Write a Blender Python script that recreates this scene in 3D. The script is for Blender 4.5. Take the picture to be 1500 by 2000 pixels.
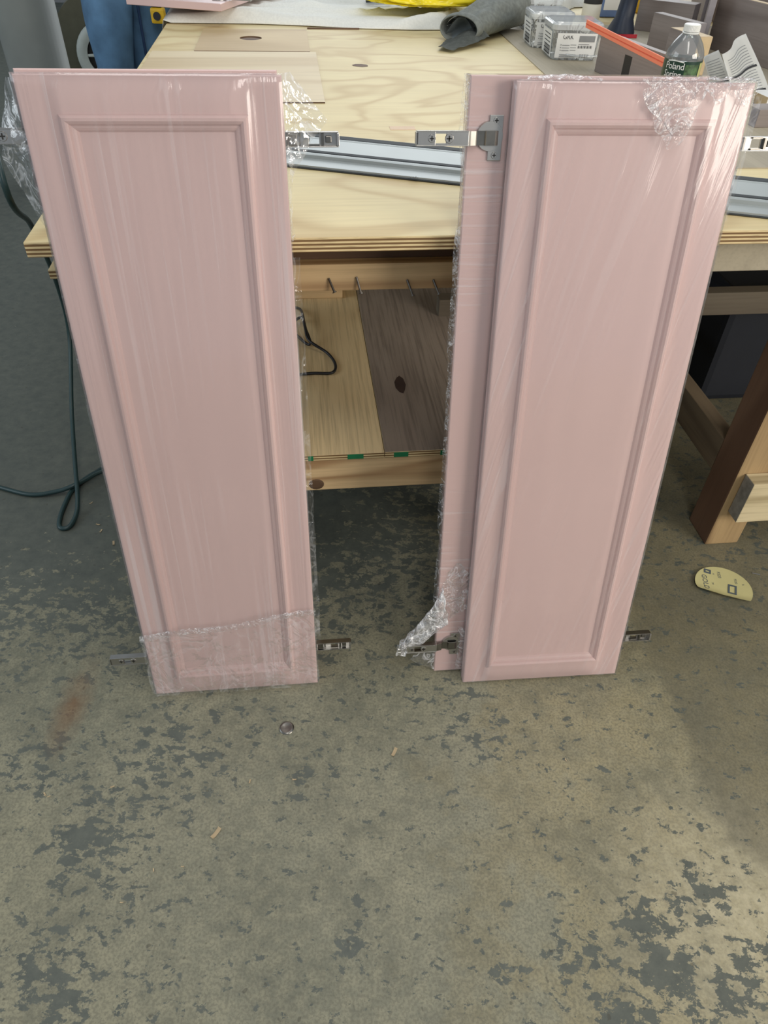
import bpy, bmesh, math, random
from mathutils import Vector, Matrix, noise
C = bpy.context.scene.collection
for o in list(bpy.data.objects): bpy.data.objects.remove(o)
PI = math.pi
# ------------------------------------------------------------------ camera
F_PX, CX, CY = 1386.0, 750.0, 1000.0
TH, RL, HC = 0.74675, 0.03484, 1.2216          # pitch down, roll, height (metres)
ct, st, cr, sr = math.cos(TH), math.sin(TH), math.cos(RL), math.sin(RL)
RC = Matrix(((cr, -sr, 0), (sr, cr, 0), (0, 0, 1))) @ Matrix(((1, 0, 0), (0, -st, -ct), (0, ct, -st)))
RT = RC.transposed()
cam_d = bpy.data.cameras.new('camera'); cam = bpy.data.objects.new('camera', cam_d); C.objects.link(cam)
cam_d.sensor_fit = 'VERTICAL'; cam_d.sensor_height = 36.0; cam_d.lens = F_PX / 2000 * 36.0
cam_d.clip_start = 0.02; cam_d.clip_end = 100
M = (RT @ Matrix(((1, 0, 0), (0, -1, 0), (0, 0, -1)))).to_4x4(); M.translation = (0, 0, HC)
cam.matrix_world = M
S = bpy.context.scene
S.camera = cam
S.view_settings.view_transform = 'Standard'; S.view_settings.look = 'None'
S.view_settings.exposure = 0.0; S.view_settings.gamma = 1.0; S.view_settings.use_curve_mapping = False
# ------------------------------------------------------------------ light
wd = bpy.data.worlds.new('world'); S.world = wd; wd.use_nodes = True
bg = wd.node_tree.nodes['Background']; bg.inputs[0].default_value = (0.80, 0.90, 1.0, 1); bg.inputs[1].default_value = 0.40
def area(name, loc, target, sx, sy, watts, col):
    d = bpy.data.lights.new(name, 'AREA'); d.shape = 'RECTANGLE'; d.size = sx; d.size_y = sy; d.energy = watts; d.color = col
    o = bpy.data.objects.new(name, d); C.objects.link(o); o.location = loc
    o.rotation_euler = (Vector(target) - Vector(loc)).to_track_quat('-Z', 'Y').to_euler()
    return o
area('window_light_back', (0.6, 7.5, 3.2), (0.2, 1.5, 0.6), 5.0, 2.4, 165, (0.93, 0.97, 1.0))
area('window_light_right', (3.7, -1.7, 2.0), (0.5, 0.9, 0.4), 2.4, 1.8, 140, (1.0, 0.92, 0.82))
area('window_light_left', (-4.2, 0.2, 2.3), (-0.2, 0.9, 0.5), 2.6, 1.8, 42, (0.84, 0.93, 1.0))
area('ceiling_light_front', (0.3, -0.9, 3.4), (0.2, 0.4, 0.0), 0.5, 2.4, 30, (1.0, 0.96, 0.90))
area('ceiling_light_middle', (0.0, 1.7, 3.4), (0.0, 1.7, 0.0), 2.4, 0.5, 17, (1.0, 0.97, 0.93))

# ------------------------------------------------------------------ helpers
def ray(u, v): return RT @ Vector(((u - CX) / F_PX, (v - CY) / F_PX, 1.0))
def onz(u, v, z=0.0):                       # point of the horizontal plane z seen at a photo pixel
    d = ray(u, v); t = (z - HC) / d.z
    return Vector((0, 0, HC)) + d * t
def onp(u, v, o, n):                        # point of any plane seen at a photo pixel
    d = ray(u, v); n = Vector(n); t = (Vector(o) - Vector((0, 0, HC))).dot(n) / d.dot(n)
    return Vector((0, 0, HC)) + d * t
def srgb(r, g, b):
    f = lambda c: (c / 255 / 12.92) if c / 255 <= .04045 else ((c / 255 + .055) / 1.055) ** 2.4
    return (f(r), f(g), f(b), 1)
def tag(o, label=None, cat=None, group=None, kind=None):
    if label: o['label'] = label
    if cat: o['category'] = cat
    if group: o['group'] = group
    if kind: o['kind'] = kind
    return o
def empty(name, loc=(0, 0, 0), rotz=0.0, label=None, cat=None, group=None, mat=None):
    o = bpy.data.objects.new(name, None); C.objects.link(o); o.empty_display_size = .05
    if mat is not None: o.matrix_world = mat
    else: o.location = loc; o.rotation_euler = (0, 0, rotz)
    return tag(o, label, cat, group)
def obj(name, bm, mat, parent=None, smooth=False, label=None):
    bmesh.ops.recalc_face_normals(bm, faces=bm.faces[:])
    me = bpy.data.meshes.new(name); bm.to_mesh(me); bm.free()
    if smooth:
        for p in me.polygons: p.use_smooth = True
    o = bpy.data.objects.new(name, me); C.objects.link(o)
    for m in (mat if isinstance(mat, (list, tuple)) else [mat]): me.materials.append(m)
    if parent is not None: o.parent = parent
    if label: o['label'] = label
    return o
def NB(): return bmesh.new()
def box(bm, a, b, bev=0.0, mi=0, M4=None):
    a, b = Vector(a), Vector(b)
    r = bmesh.ops.create_cube(bm, size=1.0)
    vs = r['verts']; c = (a + b) / 2; s = b - a
    for v in vs: v.co = Vector((c.x + v.co.x * s.x, c.y + v.co.y * s.y, c.z + v.co.z * s.z))
    fs = list({f for v in vs for f in v.link_faces})
    for f in fs: f.material_index = mi
    if bev > 0:
        es = list({e for v in vs for e in v.link_edges})
        rr = bmesh.ops.bevel(bm, geom=es, offset=bev, segments=2, affect='EDGES', profile=.6)
        vs = list({v for f in rr['faces'] for v in f.verts} | {v for v in vs if v.is_valid})
    if M4 is not None:
        for v in vs: v.co = M4 @ v.co
    return vs
def cyl(bm, p, q, r0, r1=None, n=20, caps=True, mi=0):
    p, q = Vector(p), Vector(q); r1 = r0 if r1 is None else r1
    d = (q - p).normalized(); u = d.orthogonal().normalized(); w = d.cross(u)
    A = [bm.verts.new(p + (u * math.cos(2 * PI * i / n) + w * math.sin(2 * PI * i / n)) * r0) for i in range(n)]
    B = [bm.verts.new(q + (u * math.cos(2 * PI * i / n) + w * math.sin(2 * PI * i / n)) * r1) for i in range(n)]
    for i in range(n):
        f = bm.faces.new((A[i], A[(i + 1) % n], B[(i + 1) % n], B[i])); f.material_index = mi
    if caps:
        bm.faces.new(A[::-1]).material_index = mi; bm.faces.new(B).material_index = mi
def lathe(bm, prof, c=(0, 0, 0), n=32, mi=0, a0=0, a1=2 * PI):
    c = Vector(c); full = abs(a1 - a0 - 2 * PI) < 1e-6; m = n if full else n + 1
    rings = []
    for r, z in prof:
        rings.append([bm.verts.new(c + Vector((r * math.cos(a0 + (a1 - a0) * i / n), r * math.sin(a0 + (a1 - a0) * i / n), z))) for i in range(m)])
    for A, B in zip(rings, rings[1:]):
        for i in range(n):
            j = (i + 1) % m
            try: bm.faces.new((A[i], A[j], B[j], B[i])).material_index = mi
            except ValueError: pass
    return rings
def tube(bm, pts, r, n=10, closed=False):
    pts = [Vector(p) for p in pts]; rings = []; up = None
    N = len(pts)
    for i, p in enumerate(pts):
        d = (pts[min(i + 1, N - 1)] - pts[max(i - 1, 0)]).normalized()
        if up is None: up = d.orthogonal().normalized()
        up = (up - d * up.dot(d)).normalized(); w = d.cross(up)
        rr = r[i] if isinstance(r, (list, tuple)) else r
        rings.append([bm.verts.new(p + (up * math.cos(2 * PI * k / n) + w * math.sin(2 * PI * k / n)) * rr) for k in range(n)])
    for A, B in zip(rings, rings[1:]):
        for k in range(n): bm.faces.new((A[k], A[(k + 1) % n], B[(k + 1) % n], B[k]))
    bm.faces.new(rings[0][::-1]); bm.faces.new(rings[-1])
def spline(P, k=10):
    P = [Vector(p) for p in P]; out = []
    Q = [P[0] * 2 - P[1]] + P + [P[-1] * 2 - P[-2]]
    for i in range(1, len(Q) - 2):
        for j in range(k):
            t = j / k; a, b, c, d = Q[i - 1], Q[i], Q[i + 1], Q[i + 2]
            out.append(.5 * ((2 * b) + (c - a) * t + (2 * a - 5 * b + 4 * c - d) * t * t + (3 * b - a - 3 * c + d) * t ** 3))
    out.append(P[-1]); return out
def grid(bm, nu, nv, fn, mi=0):
    V = [[bm.verts.new(fn(i / nu, j / nv)) for j in range(nv + 1)] for i in range(nu + 1)]
    for i in range(nu):
        for j in range(nv):
            bm.faces.new((V[i][j], V[i + 1][j], V[i + 1][j + 1], V[i][j + 1])).material_index = mi
    return V
def prism(bm, poly, y0, y1, mi=0):           # polygon in xz, extruded along y
    A = [bm.verts.new((x, y0, z)) for x, z in poly]; B = [bm.verts.new((x, y1, z)) for x, z in poly]
    n = len(poly)
    for i in range(n): bm.faces.new((A[i], A[(i + 1) % n], B[(i + 1) % n], B[i])).material_index = mi
    bm.faces.new(A[::-1]).material_index = mi; bm.faces.new(B).material_index = mi
def poly3(bm, pts, mi=0):
    f = bm.faces.new([bm.verts.new(p) for p in pts]); f.material_index = mi; return f
def text_bm(s, size, spacing=1.0):
    cu = bpy.data.curves.new('lettering', 'FONT'); cu.body = s; cu.size = size; cu.space_character = spacing
    cu.resolution_u = 3
    t = bpy.data.objects.new('lettering', cu); C.objects.link(t)
    me = bpy.data.meshes.new_from_object(t)
    bpy.data.objects.remove(t); bm = bmesh.new(); bm.from_mesh(me); bpy.data.meshes.remove(me)
    return bm
class Mat:                                   # tiny node builder
    def __init__(s, name):
        s.m = bpy.data.materials.new(name); s.m.use_nodes = True; s.nt = s.m.node_tree; s.N = s.nt.nodes
        s.p = s.N['Principled BSDF']; s.out = s.N['Material Output']
    def n(s, t, **kw):
        x = s.N.new(t)
        for k, v in kw.items():
            if k.startswith('i_'):
                key = k[2:]; key = int(key) if key.isdigit() else key.replace('_', ' ')
                if hasattr(v, 'is_output') or isinstance(v, bpy.types.NodeSocket): s.nt.links.new(v, x.inputs[key])
                else: x.inputs[key].default_value = v
            else: setattr(x, k, v)
        return x
    def L(s, a, b): s.nt.links.new(a, b)
    def coord(s, scale=(1, 1, 1), rot=(0, 0, 0), kind='Object', loc=(0, 0, 0)):
        tc = s.n('ShaderNodeTexCoord'); mp = s.n('ShaderNodeMapping', i_Scale=scale, i_Rotation=rot, i_Location=loc)
        s.L(tc.outputs[kind], mp.inputs[0]); return mp.outputs[0]
    def noise(s, vec, scale, detail=4, rough=.5, dist=0):
        return s.n('ShaderNodeTexNoise', i_Vector=vec, i_Scale=scale, i_Detail=detail, i_Roughness=rough, i_Distortion=dist).outputs[0]
    def math(s, op, a, b=0.0, c=0.0, clamp=False):
        return s.n('ShaderNodeMath', operation=op, use_clamp=clamp, i_0=a, i_1=b, i_2=c).outputs[0]
    def ramp(s, fac, stops, interp='LINEAR'):
        r = s.n('ShaderNodeValToRGB', i_0=fac); cr_ = r.color_ramp; cr_.interpolation = interp
        while len(cr_.elements) < len(stops): cr_.elements.new(.5)
        for e, (p, c) in zip(cr_.elements, stops):
            e.position = p; e.color = c if len(c) == 4 else (*c, 1)
        return r.outputs[0]
    def mix(s, fac, a, b, mode='MIX'):
        x = s.n('ShaderNodeMix', data_type='RGBA', blend_type=mode)
        for i, v in ((0, fac), (6, a), (7, b)):
            if isinstance(v, bpy.types.NodeSocket): s.L(v, x.inputs[i])
            else: x.inputs[i].default_value = v
        return x.outputs[2]
    def bump(s, h, strength=.3, dist=.002):
        b = s.n('ShaderNodeBump', i_Strength=strength, i_Distance=dist, i_Height=h); s.L(b.outputs[0], s.p.inputs['Normal']); return b
    def set(s, **kw):
        for k, v in kw.items():
            key = k.replace('_', ' ')
            if isinstance(v, bpy.types.NodeSocket): s.L(v, s.p.inputs[key])
            else: s.p.inputs[key].default_value = v
        return s.m
G = lambda v: (v, v, v, 1)
def plain(name, col, rough=.5, metal=0.0, var=.06, scale=30, bump=0.0, **kw):
    m = Mat(name); v = m.coord(); nz = m.noise(v, scale, 5)
    d = tuple(max(0, c * (1 - var * 2)) for c in col[:3]) + (1,); b = tuple(min(1, c * (1 + var)) for c in col[:3]) + (1,)
    m.set(Base_Color=m.ramp(nz, [(.25, d), (.75, b)]), Roughness=rough, Metallic=metal, **kw)
    if bump: m.bump(nz, bump)
    return m.m
def wood(name, light, dark, axis=0, freq=9.0, stretch=.18, rough=.6, knots=0.0, fine=.25, seed=0.0, bump=.12, ring=2.2, amt=.75):
    m = Mat(name); sc = [1, 1, 1]; sc[axis] = stretch
    v = m.coord(tuple(sc), loc=(seed, seed * .7, seed * .3))
    base = m.noise(v, 3.2, 2.5, .5, .6)
    rings = m.math('SINE', m.math('MULTIPLY', base, freq * 6.28))
    rings = m.math('POWER', m.math('MULTIPLY_ADD', rings, .5, .5), ring)
    sf = [160, 160, 160]; sf[axis] = 5
    fib = m.noise(m.coord(tuple(sf), loc=(seed, 0, 0)), 1.0, 3, .6)
    blotch = m.noise(m.coord(loc=(seed, 3, 1)), 4.5, 4)
    c = m.mix(m.math('MULTIPLY', rings, amt), light, dark)
    mid = tuple((a + b) / 2 for a, b in zip(light, dark))
    c = m.mix(m.math('MULTIPLY', m.ramp(blotch, [(.42, G(0)), (.7, G(1))]), .5), c, mid)
    c = m.mix(m.math('MULTIPLY', m.ramp(fib, [(.45, G(0)), (.75, G(1))]), fine), c, tuple(x * .55 for x in dark[:3]) + (1,))
    if knots:
        vo = m.n('ShaderNodeTexVoronoi', i_Vector=m.coord((3.1, 3.1, 3.1), loc=(seed * 2 + .37, .2, .61)), i_Scale=1.0).outputs[0]
        c = m.mix(m.ramp(vo, [(knots * .5, G(1)), (knots, G(0))]), c, srgb(84, 58, 38))
    m.set(Base_Color=c, Roughness=rough); m.bump(m.math('ADD', fib, m.math('MULTIPLY', rings, .3)), bump, .001)
    return m.m
# ------------------------------------------------------------------ materials
def floor_mat():
    m = Mat('worn_concrete'); v = m.coord()
    big = m.noise(v, 1.7, 5, .55); mid = m.noise(v, 9, 6, .6); fine = m.noise(v, 220, 3, .6); mott = m.noise(v, 45, 5, .7)
    sx = m.n('ShaderNodeSeparateXYZ', i_0=v); X, Y = sx.outputs[0], sx.outputs[1]
    c = m.ramp(big, [(.3, srgb(112, 114, 98)), (.5, srgb(134, 132, 112)), (.7, srgb(146, 142, 118))])
    warm = m.ramp(m.math('ADD', m.math('MULTIPLY', X, .8), m.math('MULTIPLY', m.math('SUBTRACT', mid, .5), .9)), [(.11, G(0)), (.21, G(1))])
    c = m.mix(m.math('MULTIPLY', warm, .65), c, srgb(158, 146, 110))
    c = m.mix(m.math('MULTIPLY', m.ramp(mid, [(.40, G(0)), (.62, G(1))]), .55), c, srgb(94, 96, 84))
    c = m.mix(m.math('MULTIPLY', m.ramp(mott, [(.42, G(0)), (.62, G(1))]), .30), c, srgb(168, 162, 134))
    c = m.mix(m.math('MULTIPLY', m.ramp(fine, [(.45, G(0)), (.58, G(1))]), .42), c, srgb(92, 90, 78))
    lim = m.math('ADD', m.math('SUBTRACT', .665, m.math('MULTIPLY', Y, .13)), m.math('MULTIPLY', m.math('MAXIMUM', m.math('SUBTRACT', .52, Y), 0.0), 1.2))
    dark_zone = m.math('ADD', m.math('SUBTRACT', X, lim), m.math('MULTIPLY', m.math('SUBTRACT', mid, .5), .10))
    pale = m.n('ShaderNodeVectorMath', operation='DISTANCE', i_0=v, i_1=(.60, .40, 0)).outputs['Value']
    pale = m.math('MULTIPLY', m.math('SUBTRACT', 1.0, m.math('DIVIDE', pale, .26), clamp=True), m.ramp(mott, [(.35, G(.4)), (.65, G(1))]))
    c = m.mix(m.math('MULTIPLY', pale, .8), c, srgb(196, 186, 156))
    c = m.mix(m.math('MULTIPLY', m.ramp(dark_zone, [(.0, G(0)), (.04, G(1))]), .42), c, srgb(84, 80, 66))  # darker grey-brown zone right of the slanting limit
    # where the old grey paint survives: a density map in metres on the floor
    dens = m.math('MULTIPLY_ADD', m.math('SUBTRACT', Y, 0.62), .72, -.085)
    dens = m.math('MINIMUM', m.math('MAXIMUM', dens, -.085), .40)
    lft = m.math('SUBTRACT', .42, m.math('MULTIPLY', m.math('ADD', X, .35), .55))
    dens = m.math('MULTIPLY', dens, m.math('MAXIMUM', m.math('MINIMUM', m.math('MULTIPLY', lft, 2.4), 1.0), .12))
    blobs = [((170, 1650), .055, .20), ((330, 1470), .085, .13), ((230, 1580), .07, .12), ((90, 1490), .06, .13), ((340, 1560), .04, .12),
             ((410, 1480), .03, .14), ((270, 1590), .05, .08), ((100, 1900), .06, .15), ((120, 1980), .06, .13), ((470, 1400), .05, .06), ((600, 1510), .04, .12), ((225, 1700), .04, .12),
             ((930, 1430), .05, .11), ((890, 1360), .04, .11), ((980, 1415), .012, .2), ((800, 1370), .05, .06), ((1130, 1870), .035, .17), ((1255, 1815), .032, .24), ((1300, 1890), .05, .22), ((1365, 1750), .05, .15), ((1470, 1900), .04, .17), ((1220, 1960), .05, .15),
             ((1350, 1960), .07, .10), ((690, 1840), .025, .17), ((700, 1755), .014, .15), ((330, 1950), .05, .05), ((260, 1780), .05, .06), ((1430, 1980), .06, .13), ((1000, 1920), .03, .10)]
    for (px, r, a) in blobs:
        p = onz(*px)
        d = m.n('ShaderNodeVectorMath', operation='DISTANCE', i_0=v, i_1=(p.x, p.y, 0)).outputs['Value']
        g = m.math('MULTIPLY', m.math('SUBTRACT', 1.0, m.math('DIVIDE', d, r * 1.9), clamp=True), a * 1.2)
        dens = m.math('MAXIMUM', dens, g)
    pn = m.noise(m.coord((1, 1.2, 1)), 33, 9, .72, .3)
    pn2 = m.noise(m.coord((34, 75, 1), rot=(0, 0, .25)), 1.0, 4, .65)
    thr = m.math('ADD', m.math('ADD', m.math('MULTIPLY', m.math('SUBTRACT', pn, .5), 1.25), dens), m.math('MULTIPLY', m.math('SUBTRACT', pn2, .5), .55))
    mask = m.ramp(thr, [(.125, G(0)), (.150, G(1))])
    pc = m.ramp(m.noise(v, 30, 6, .7), [(.3, srgb(74, 80, 76)), (.7, srgb(96, 100, 92))])
    # a faint dirty tone over the whole, dark specks
    c = m.mix(m.math('MULTIPLY', mask, .93), c, pc)
    spk = m.noise(v, 70, 2, .4); c = m.mix(m.math('MULTIPLY', m.ramp(spk, [(.70, G(0)), (.74, G(1))]), .55), c, srgb(70, 68, 58))
    rust = m.n('ShaderNodeVectorMath', operation='DISTANCE', i_0=m.coord((3.2, 1, 1)), i_1=(onz(145, 1370).x * 3.2, onz(145, 1370).y, 0)).outputs['Value']
    c = m.mix(m.math('MULTIPLY', m.math('MULTIPLY', m.math('SUBTRACT', 1.0, m.math('DIVIDE', rust, .13), clamp=True), m.ramp(mid, [(.35, G(0)), (.6, G(1))])), .6), c, srgb(120, 82, 48))
    m.set(Base_Color=c, Roughness=m.ramp(mid, [(.3, G(.42)), (.7, G(.6))]))
    m.p.inputs['Specular IOR Level'].default_value = .38
    m.bump(m.math('ADD', m.math('MULTIPLY', fine, .5), m.math('MULTIPLY', mask, .6)), .25, .001)
    return m.m
PLY_L, PLY_D = srgb(224, 207, 158), srgb(186, 156, 104)
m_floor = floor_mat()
m_ply = wood('birch_plywood', PLY_L, PLY_D, 0, 6.5, .6, .6, fine=.16, seed=1.3, ring=4, amt=.6)
m_plyB = wood('pale_plywood', srgb(220, 202, 166), srgb(196, 172, 132), 0, 4, .12, .6, fine=.25, seed=4.1)
m_plyA = wood('tan_plywood', srgb(206, 182, 138), srgb(176, 148, 104), 0, 3, .3, .6, fine=.2, seed=7.7)
m_plygrey = wood('grey_plywood_and_shade', srgb(178, 168, 146), srgb(156, 146, 126), 1, 4, .2, .7, fine=.2, seed=2.2)  # grey board under the edge, and the shade colour on the top
m_pine = wood('pine_lumber', srgb(222, 192, 146), srgb(158, 120, 80), 0, 12, .10, .6, knots=.0, fine=.25, seed=3.3, ring=3, amt=.8)
m_pinepale = wood('pale_lumber', srgb(214, 198, 160), srgb(158, 140, 102), 0, 14, .04, .65, fine=.3, seed=5.2)
m_endgrain = plain('lumber_end_grain', srgb(150, 146, 136), .8, var=.2, scale=60)
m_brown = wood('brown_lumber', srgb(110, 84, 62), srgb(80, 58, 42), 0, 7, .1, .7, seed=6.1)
m_redwood = wood('reddish_post', srgb(130, 100, 78), srgb(98, 70, 52), 2, 6, .12, .6, seed=8.4)
m_osb = wood('tan_post_face', srgb(176, 148, 106), srgb(122, 94, 62), 2, 6, .3, .7, seed=9.9)
m_greylum = wood('grey_lumber', srgb(122, 112, 96), srgb(92, 82, 68), 0, 8, .1, .8, seed=1.9)
m_dull = wood('dull_lumber', srgb(120, 104, 82), srgb(92, 78, 60), 1, 7, .1, .8, seed=2.7)
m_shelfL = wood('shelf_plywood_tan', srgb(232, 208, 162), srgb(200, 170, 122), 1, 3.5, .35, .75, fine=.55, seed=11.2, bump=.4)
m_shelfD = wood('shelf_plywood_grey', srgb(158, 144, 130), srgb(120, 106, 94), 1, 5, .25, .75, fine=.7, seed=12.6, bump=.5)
m_walnut = wood('dark_stained_wood', srgb(152, 141, 134), srgb(120, 109, 103), 0, 6, .08, .55, fine=.25, seed=13.1)
m_walnutend = plain('grey_board_end', srgb(150, 144, 146), .6, var=.1)
m_tanedge = plain('tan_board_edge', srgb(206, 182, 142), .6, var=.08)
def ply_edge():
    m = Mat('plywood_edge'); v = m.coord()
    z = m.n('ShaderNodeSeparateXYZ', i_0=v).outputs[2]
    wob = m.math('MULTIPLY', m.math('SUBTRACT', m.noise(m.coord((3, 3, 60)), 1.0, 4), .5), .0012)
    s_ = m.math('SINE', m.math('MULTIPLY', m.math('ADD', z, wob), 2 * PI / .0058))
    c = m.ramp(m.math('MULTIPLY_ADD', s_, .5, .5), [(.25, srgb(120, 92, 58)), (.5, srgb(176, 146, 98)), (.75, srgb(226, 204, 156))])
    fib = m.noise(m.coord((30, 30, 700)), 1.0, 3)
    c = m.mix(m.math('MULTIPLY', m.ramp(fib, [(.5, G(0)), (.7, G(1))]), .5), c, srgb(92, 66, 40))
    m.set(Base_Color=c, Roughness=.7); return m.m
m_plyedge = ply_edge()
def pink():
    m = Mat('pink_satin_paint'); v = m.coord()
    n1 = m.noise(v, 3, 2)
    m.set(Base_Color=m.ramp(n1, [(.3, srgb(212, 183, 178)), (.7, srgb(216, 187, 182))]), Roughness=.34)
    m.p.inputs['Specular IOR Level'].default_value = .45
    m.bump(m.noise(v, 260, 2), .03, .0005); return m.m
m_pink = pink()
def film(name, haze=.03, gloss=.10, streak=.25, sc=(70, 70, 2.2), rot=(0, 0, 0), bump=.5, fine=0.0, rough=.12, mask=None, fres=.55, crease=.3, base=.6):
    m = Mat(name); m.N.remove(m.p)
    tr = m.n('ShaderNodeBsdfTransparent'); tr.inputs[0].default_value = (.985, .985, .985, 1)
    n1 = m.noise(m.n('ShaderNodeVectorMath', operation='MULTIPLY', i_0=m.coord(rot=rot), i_1=sc).outputs[0], 1.0, 3, .55, .6)
    n0 = m.noise(m.coord((7, 7, 3)), 1.0, 2)
    mk = m.ramp(n0, [(.42, G(0)), (.62, G(1))])
    if mask: mk = m.math('MAXIMUM', m.math('MULTIPLY', mk, base), mask(m))
    h = m.math('MULTIPLY', n1, mk)
    if fine:
        na = m.noise(m.coord(), fine * .40, 3, .5, 1.2); nb = m.noise(m.coord((1.3, 1, .8), loc=(3, 1, 7)), fine * .75, 3, .5, .8)
        cr1 = m.math('SUBTRACT', 1.0, m.math('MULTIPLY', m.math('ABSOLUTE', m.math('SUBTRACT', na, .5)), 26), clamp=True)
        cr2 = m.math('SUBTRACT', 1.0, m.math('MULTIPLY', m.math('ABSOLUTE', m.math('SUBTRACT', nb, .46)), 30), clamp=True)
        n2 = m.math('MAXIMUM', cr1, m.math('MULTIPLY', cr2, .8))
        h = m.math('ADD', m.math('ADD', h, m.math('MULTIPLY', m.math('ABSOLUTE', m.math('SUBTRACT', na, .5)), 2.5)), m.math('MULTIPLY', m.math('ABSOLUTE', m.math('SUBTRACT', nb, .46)), 2.0))
    b = m.n('ShaderNodeBump', i_Strength=bump, i_Distance=.004, i_Height=h)
    gl = m.n('ShaderNodeBsdfGlossy', i_Roughness=rough); gl.inputs[0].default_value = (1, 1, 1, 1); m.L(b.outputs[0], gl.inputs['Normal'])
    df = m.n('ShaderNodeBsdfDiffuse'); df.inputs[0].default_value = (.95, .95, .97, 1); m.L(b.outputs[0], df.inputs['Normal'])
    line = m.ramp(n1, [(.53, G(0)), (.66, G(1))])
    hz = m.math('MULTIPLY_ADD', m.math('MULTIPLY', line, mk), streak, haze)
    if fine:
        hz = m.math('ADD', hz, m.math('MULTIPLY', m.math('POWER', n2, 1.6), crease), clamp=True)
    lw = m.n('ShaderNodeLayerWeight', i_Blend=.25); m.L(b.outputs[0], lw.inputs['Normal'])
    gf = m.math('MULTIPLY_ADD', lw.outputs['Fresnel'], fres, gloss, clamp=True)
    s1 = m.n('ShaderNodeMixShader', i_0=hz); m.L(tr.outputs[0], s1.inputs[1]); m.L(df.outputs[0], s1.inputs[2])
    s2 = m.n('ShaderNodeMixShader', i_0=gf); m.L(s1.outputs[0], s2.inputs[1]); m.L(gl.outputs[0], s2.inputs[2])
    m.L(s2.outputs[0], m.out.inputs[0]); return m.m
def stile_mask(m):                            # the wrap is pulled into pleats over the two stiles
    x = m.n('ShaderNodeSeparateXYZ', i_0=m.coord()).outputs[0]
    d = m.math('ABSOLUTE', m.math('SUBTRACT', x, .1575))
    return m.math('MULTIPLY', m.ramp(d, [(.085, G(0)), (.115, G(1))]), .8)
m_filmL = film('stretch_wrap_straight', .05, .035, .20, (95, 95, 1.6), bump=.45, mask=stile_mask)
m_filmR = film('stretch_wrap_fanned', .05, .035, .12, (80, 80, 3.0), rot=(0, -.22, 0), bump=.42, mask=stile_mask, base=.35)
m_filmH = film('stretch_wrap_pleated', .03, .04, .22, (3.5, 3.5, 120), bump=.45)
m_filmC = film('stretch_wrap_crumpled', .03, .05, .10, (50, 50, 50), bump=1.0, fine=80, rough=.07, fres=.35, crease=.45)
m_filmG = film('stretch_wrap_gathered', .10, .14, .45, (90, 90, 30), bump=1.0, fine=60, rough=.10, crease=.6)
m_filmK = film('stretch_wrap_creased', .04, .10, .22, (40, 40, 40), bump=1.0, fine=40, rough=.06, fres=.35, crease=.5)
m_filmF = film('stretch_wrap_loose', .012, .03, .12, (60, 60, 14), bump=.8, rough=.07, fine=34, fres=.25, crease=.14)
m_nickel = plain('nickel_plate', (.50, .485, .46, 1), .32, 1.0, .05, 40)
m_darknickel = plain('dark_nickel_plate', (.22, .21, .19, 1), .3, 1.0, .1, 60)
m_recess = plain('recess_dark', srgb(44, 42, 40), .5)
m_alu = plain('anodised_aluminium', (.40, .43, .42, 1), .5, .3, .03, 12)
m_black = plain('black_rubber', srgb(58, 62, 64), .75, bump=.02)
m_cord = plain('dark_green_cord', srgb(38, 62, 62), .38)
m_blackcord = plain('black_cord', srgb(30, 30, 34), .4)
m_cloth = plain('white_canvas', srgb(232, 232, 224), .9, var=.04, scale=160, bump=.25)
m_rag = plain('grey_corduroy', srgb(124, 128, 122), .95, var=.14, scale=90, bump=.5)
m_rag_in = plain('grey_rag_lining', srgb(112, 120, 122), .95, var=.1, scale=60)
m_yellow = plain('yellow_plastic_bag', srgb(248, 226, 40), .22, var=.05, scale=12)
m_brownprint = plain('brown_print', srgb(120, 92, 36), .5)
m_orange = plain('orange_plastic', srgb(255, 142, 108), .7, var=.02)
m_white = plain('white_plastic', srgb(232, 232, 226), .35, var=.02)
m_paper = plain('white_paper', srgb(232, 232, 228), .85, var=.02)
m_ink = plain('black_ink', srgb(46, 46, 48), .7)
m_greyink = plain('grey_ink', srgb(140, 142, 142), .7)
m_navy = plain('navy_plastic', srgb(38, 46, 62), .45)
m_red = plain('red_plastic', srgb(196, 40, 56), .4)
m_blueprint = plain('blue_print', srgb(104, 128, 172), .6)
m_yel = plain('yellow_print', srgb(238, 190, 40), .5)
m_green = plain('green_paint', srgb(20, 120, 74), .6, var=.15)
m_labelgreen = plain('bottle_label_green', srgb(24, 58, 44), .35, var=.1)
m_labelwood = plain('label_forest_print', srgb(74, 104, 66), .4, var=.55, scale=120)
m_labelcream = plain('label_cream', srgb(186, 186, 118), .4)
m_jeans = plain('blue_denim', srgb(96, 134, 168), .9, var=.28, scale=9, bump=.2)
m_jeans2 = plain('seam_denim', srgb(40, 62, 96), .9, var=.1)
m_skin = plain('skin', srgb(190, 140, 112), .55, var=.05)
m_shirt = plain('grey_shirt', srgb(96, 98, 104), .9)
m_hair = plain('dark_hair', srgb(46, 36, 30), .7)
m_boot = plain('tan_boot', srgb(132, 100, 66), .7)
m_column = plain('grey_column_paint', srgb(124, 128, 122), .55, var=.08, scale=5)
m_olive = plain('olive_machine_paint', srgb(96, 94, 76), .5, var=.06)
m_pale = plain('pale_casting', srgb(206, 212, 204), .45, var=.05)
m_sand = plain('sanding_disc_back', srgb(206, 198, 142), .8, var=.03)
m_sandink = plain('sanding_disc_ink', srgb(88, 98, 104), .7)
m_chip = plain('wood_chip', srgb(226, 206, 170), .8)
m_tote = plain('navy_tote', srgb(24, 28, 37), .7)
m_screw = plain('steel_screws', srgb(120, 116, 106), .4, .6, .35, 200)
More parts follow.
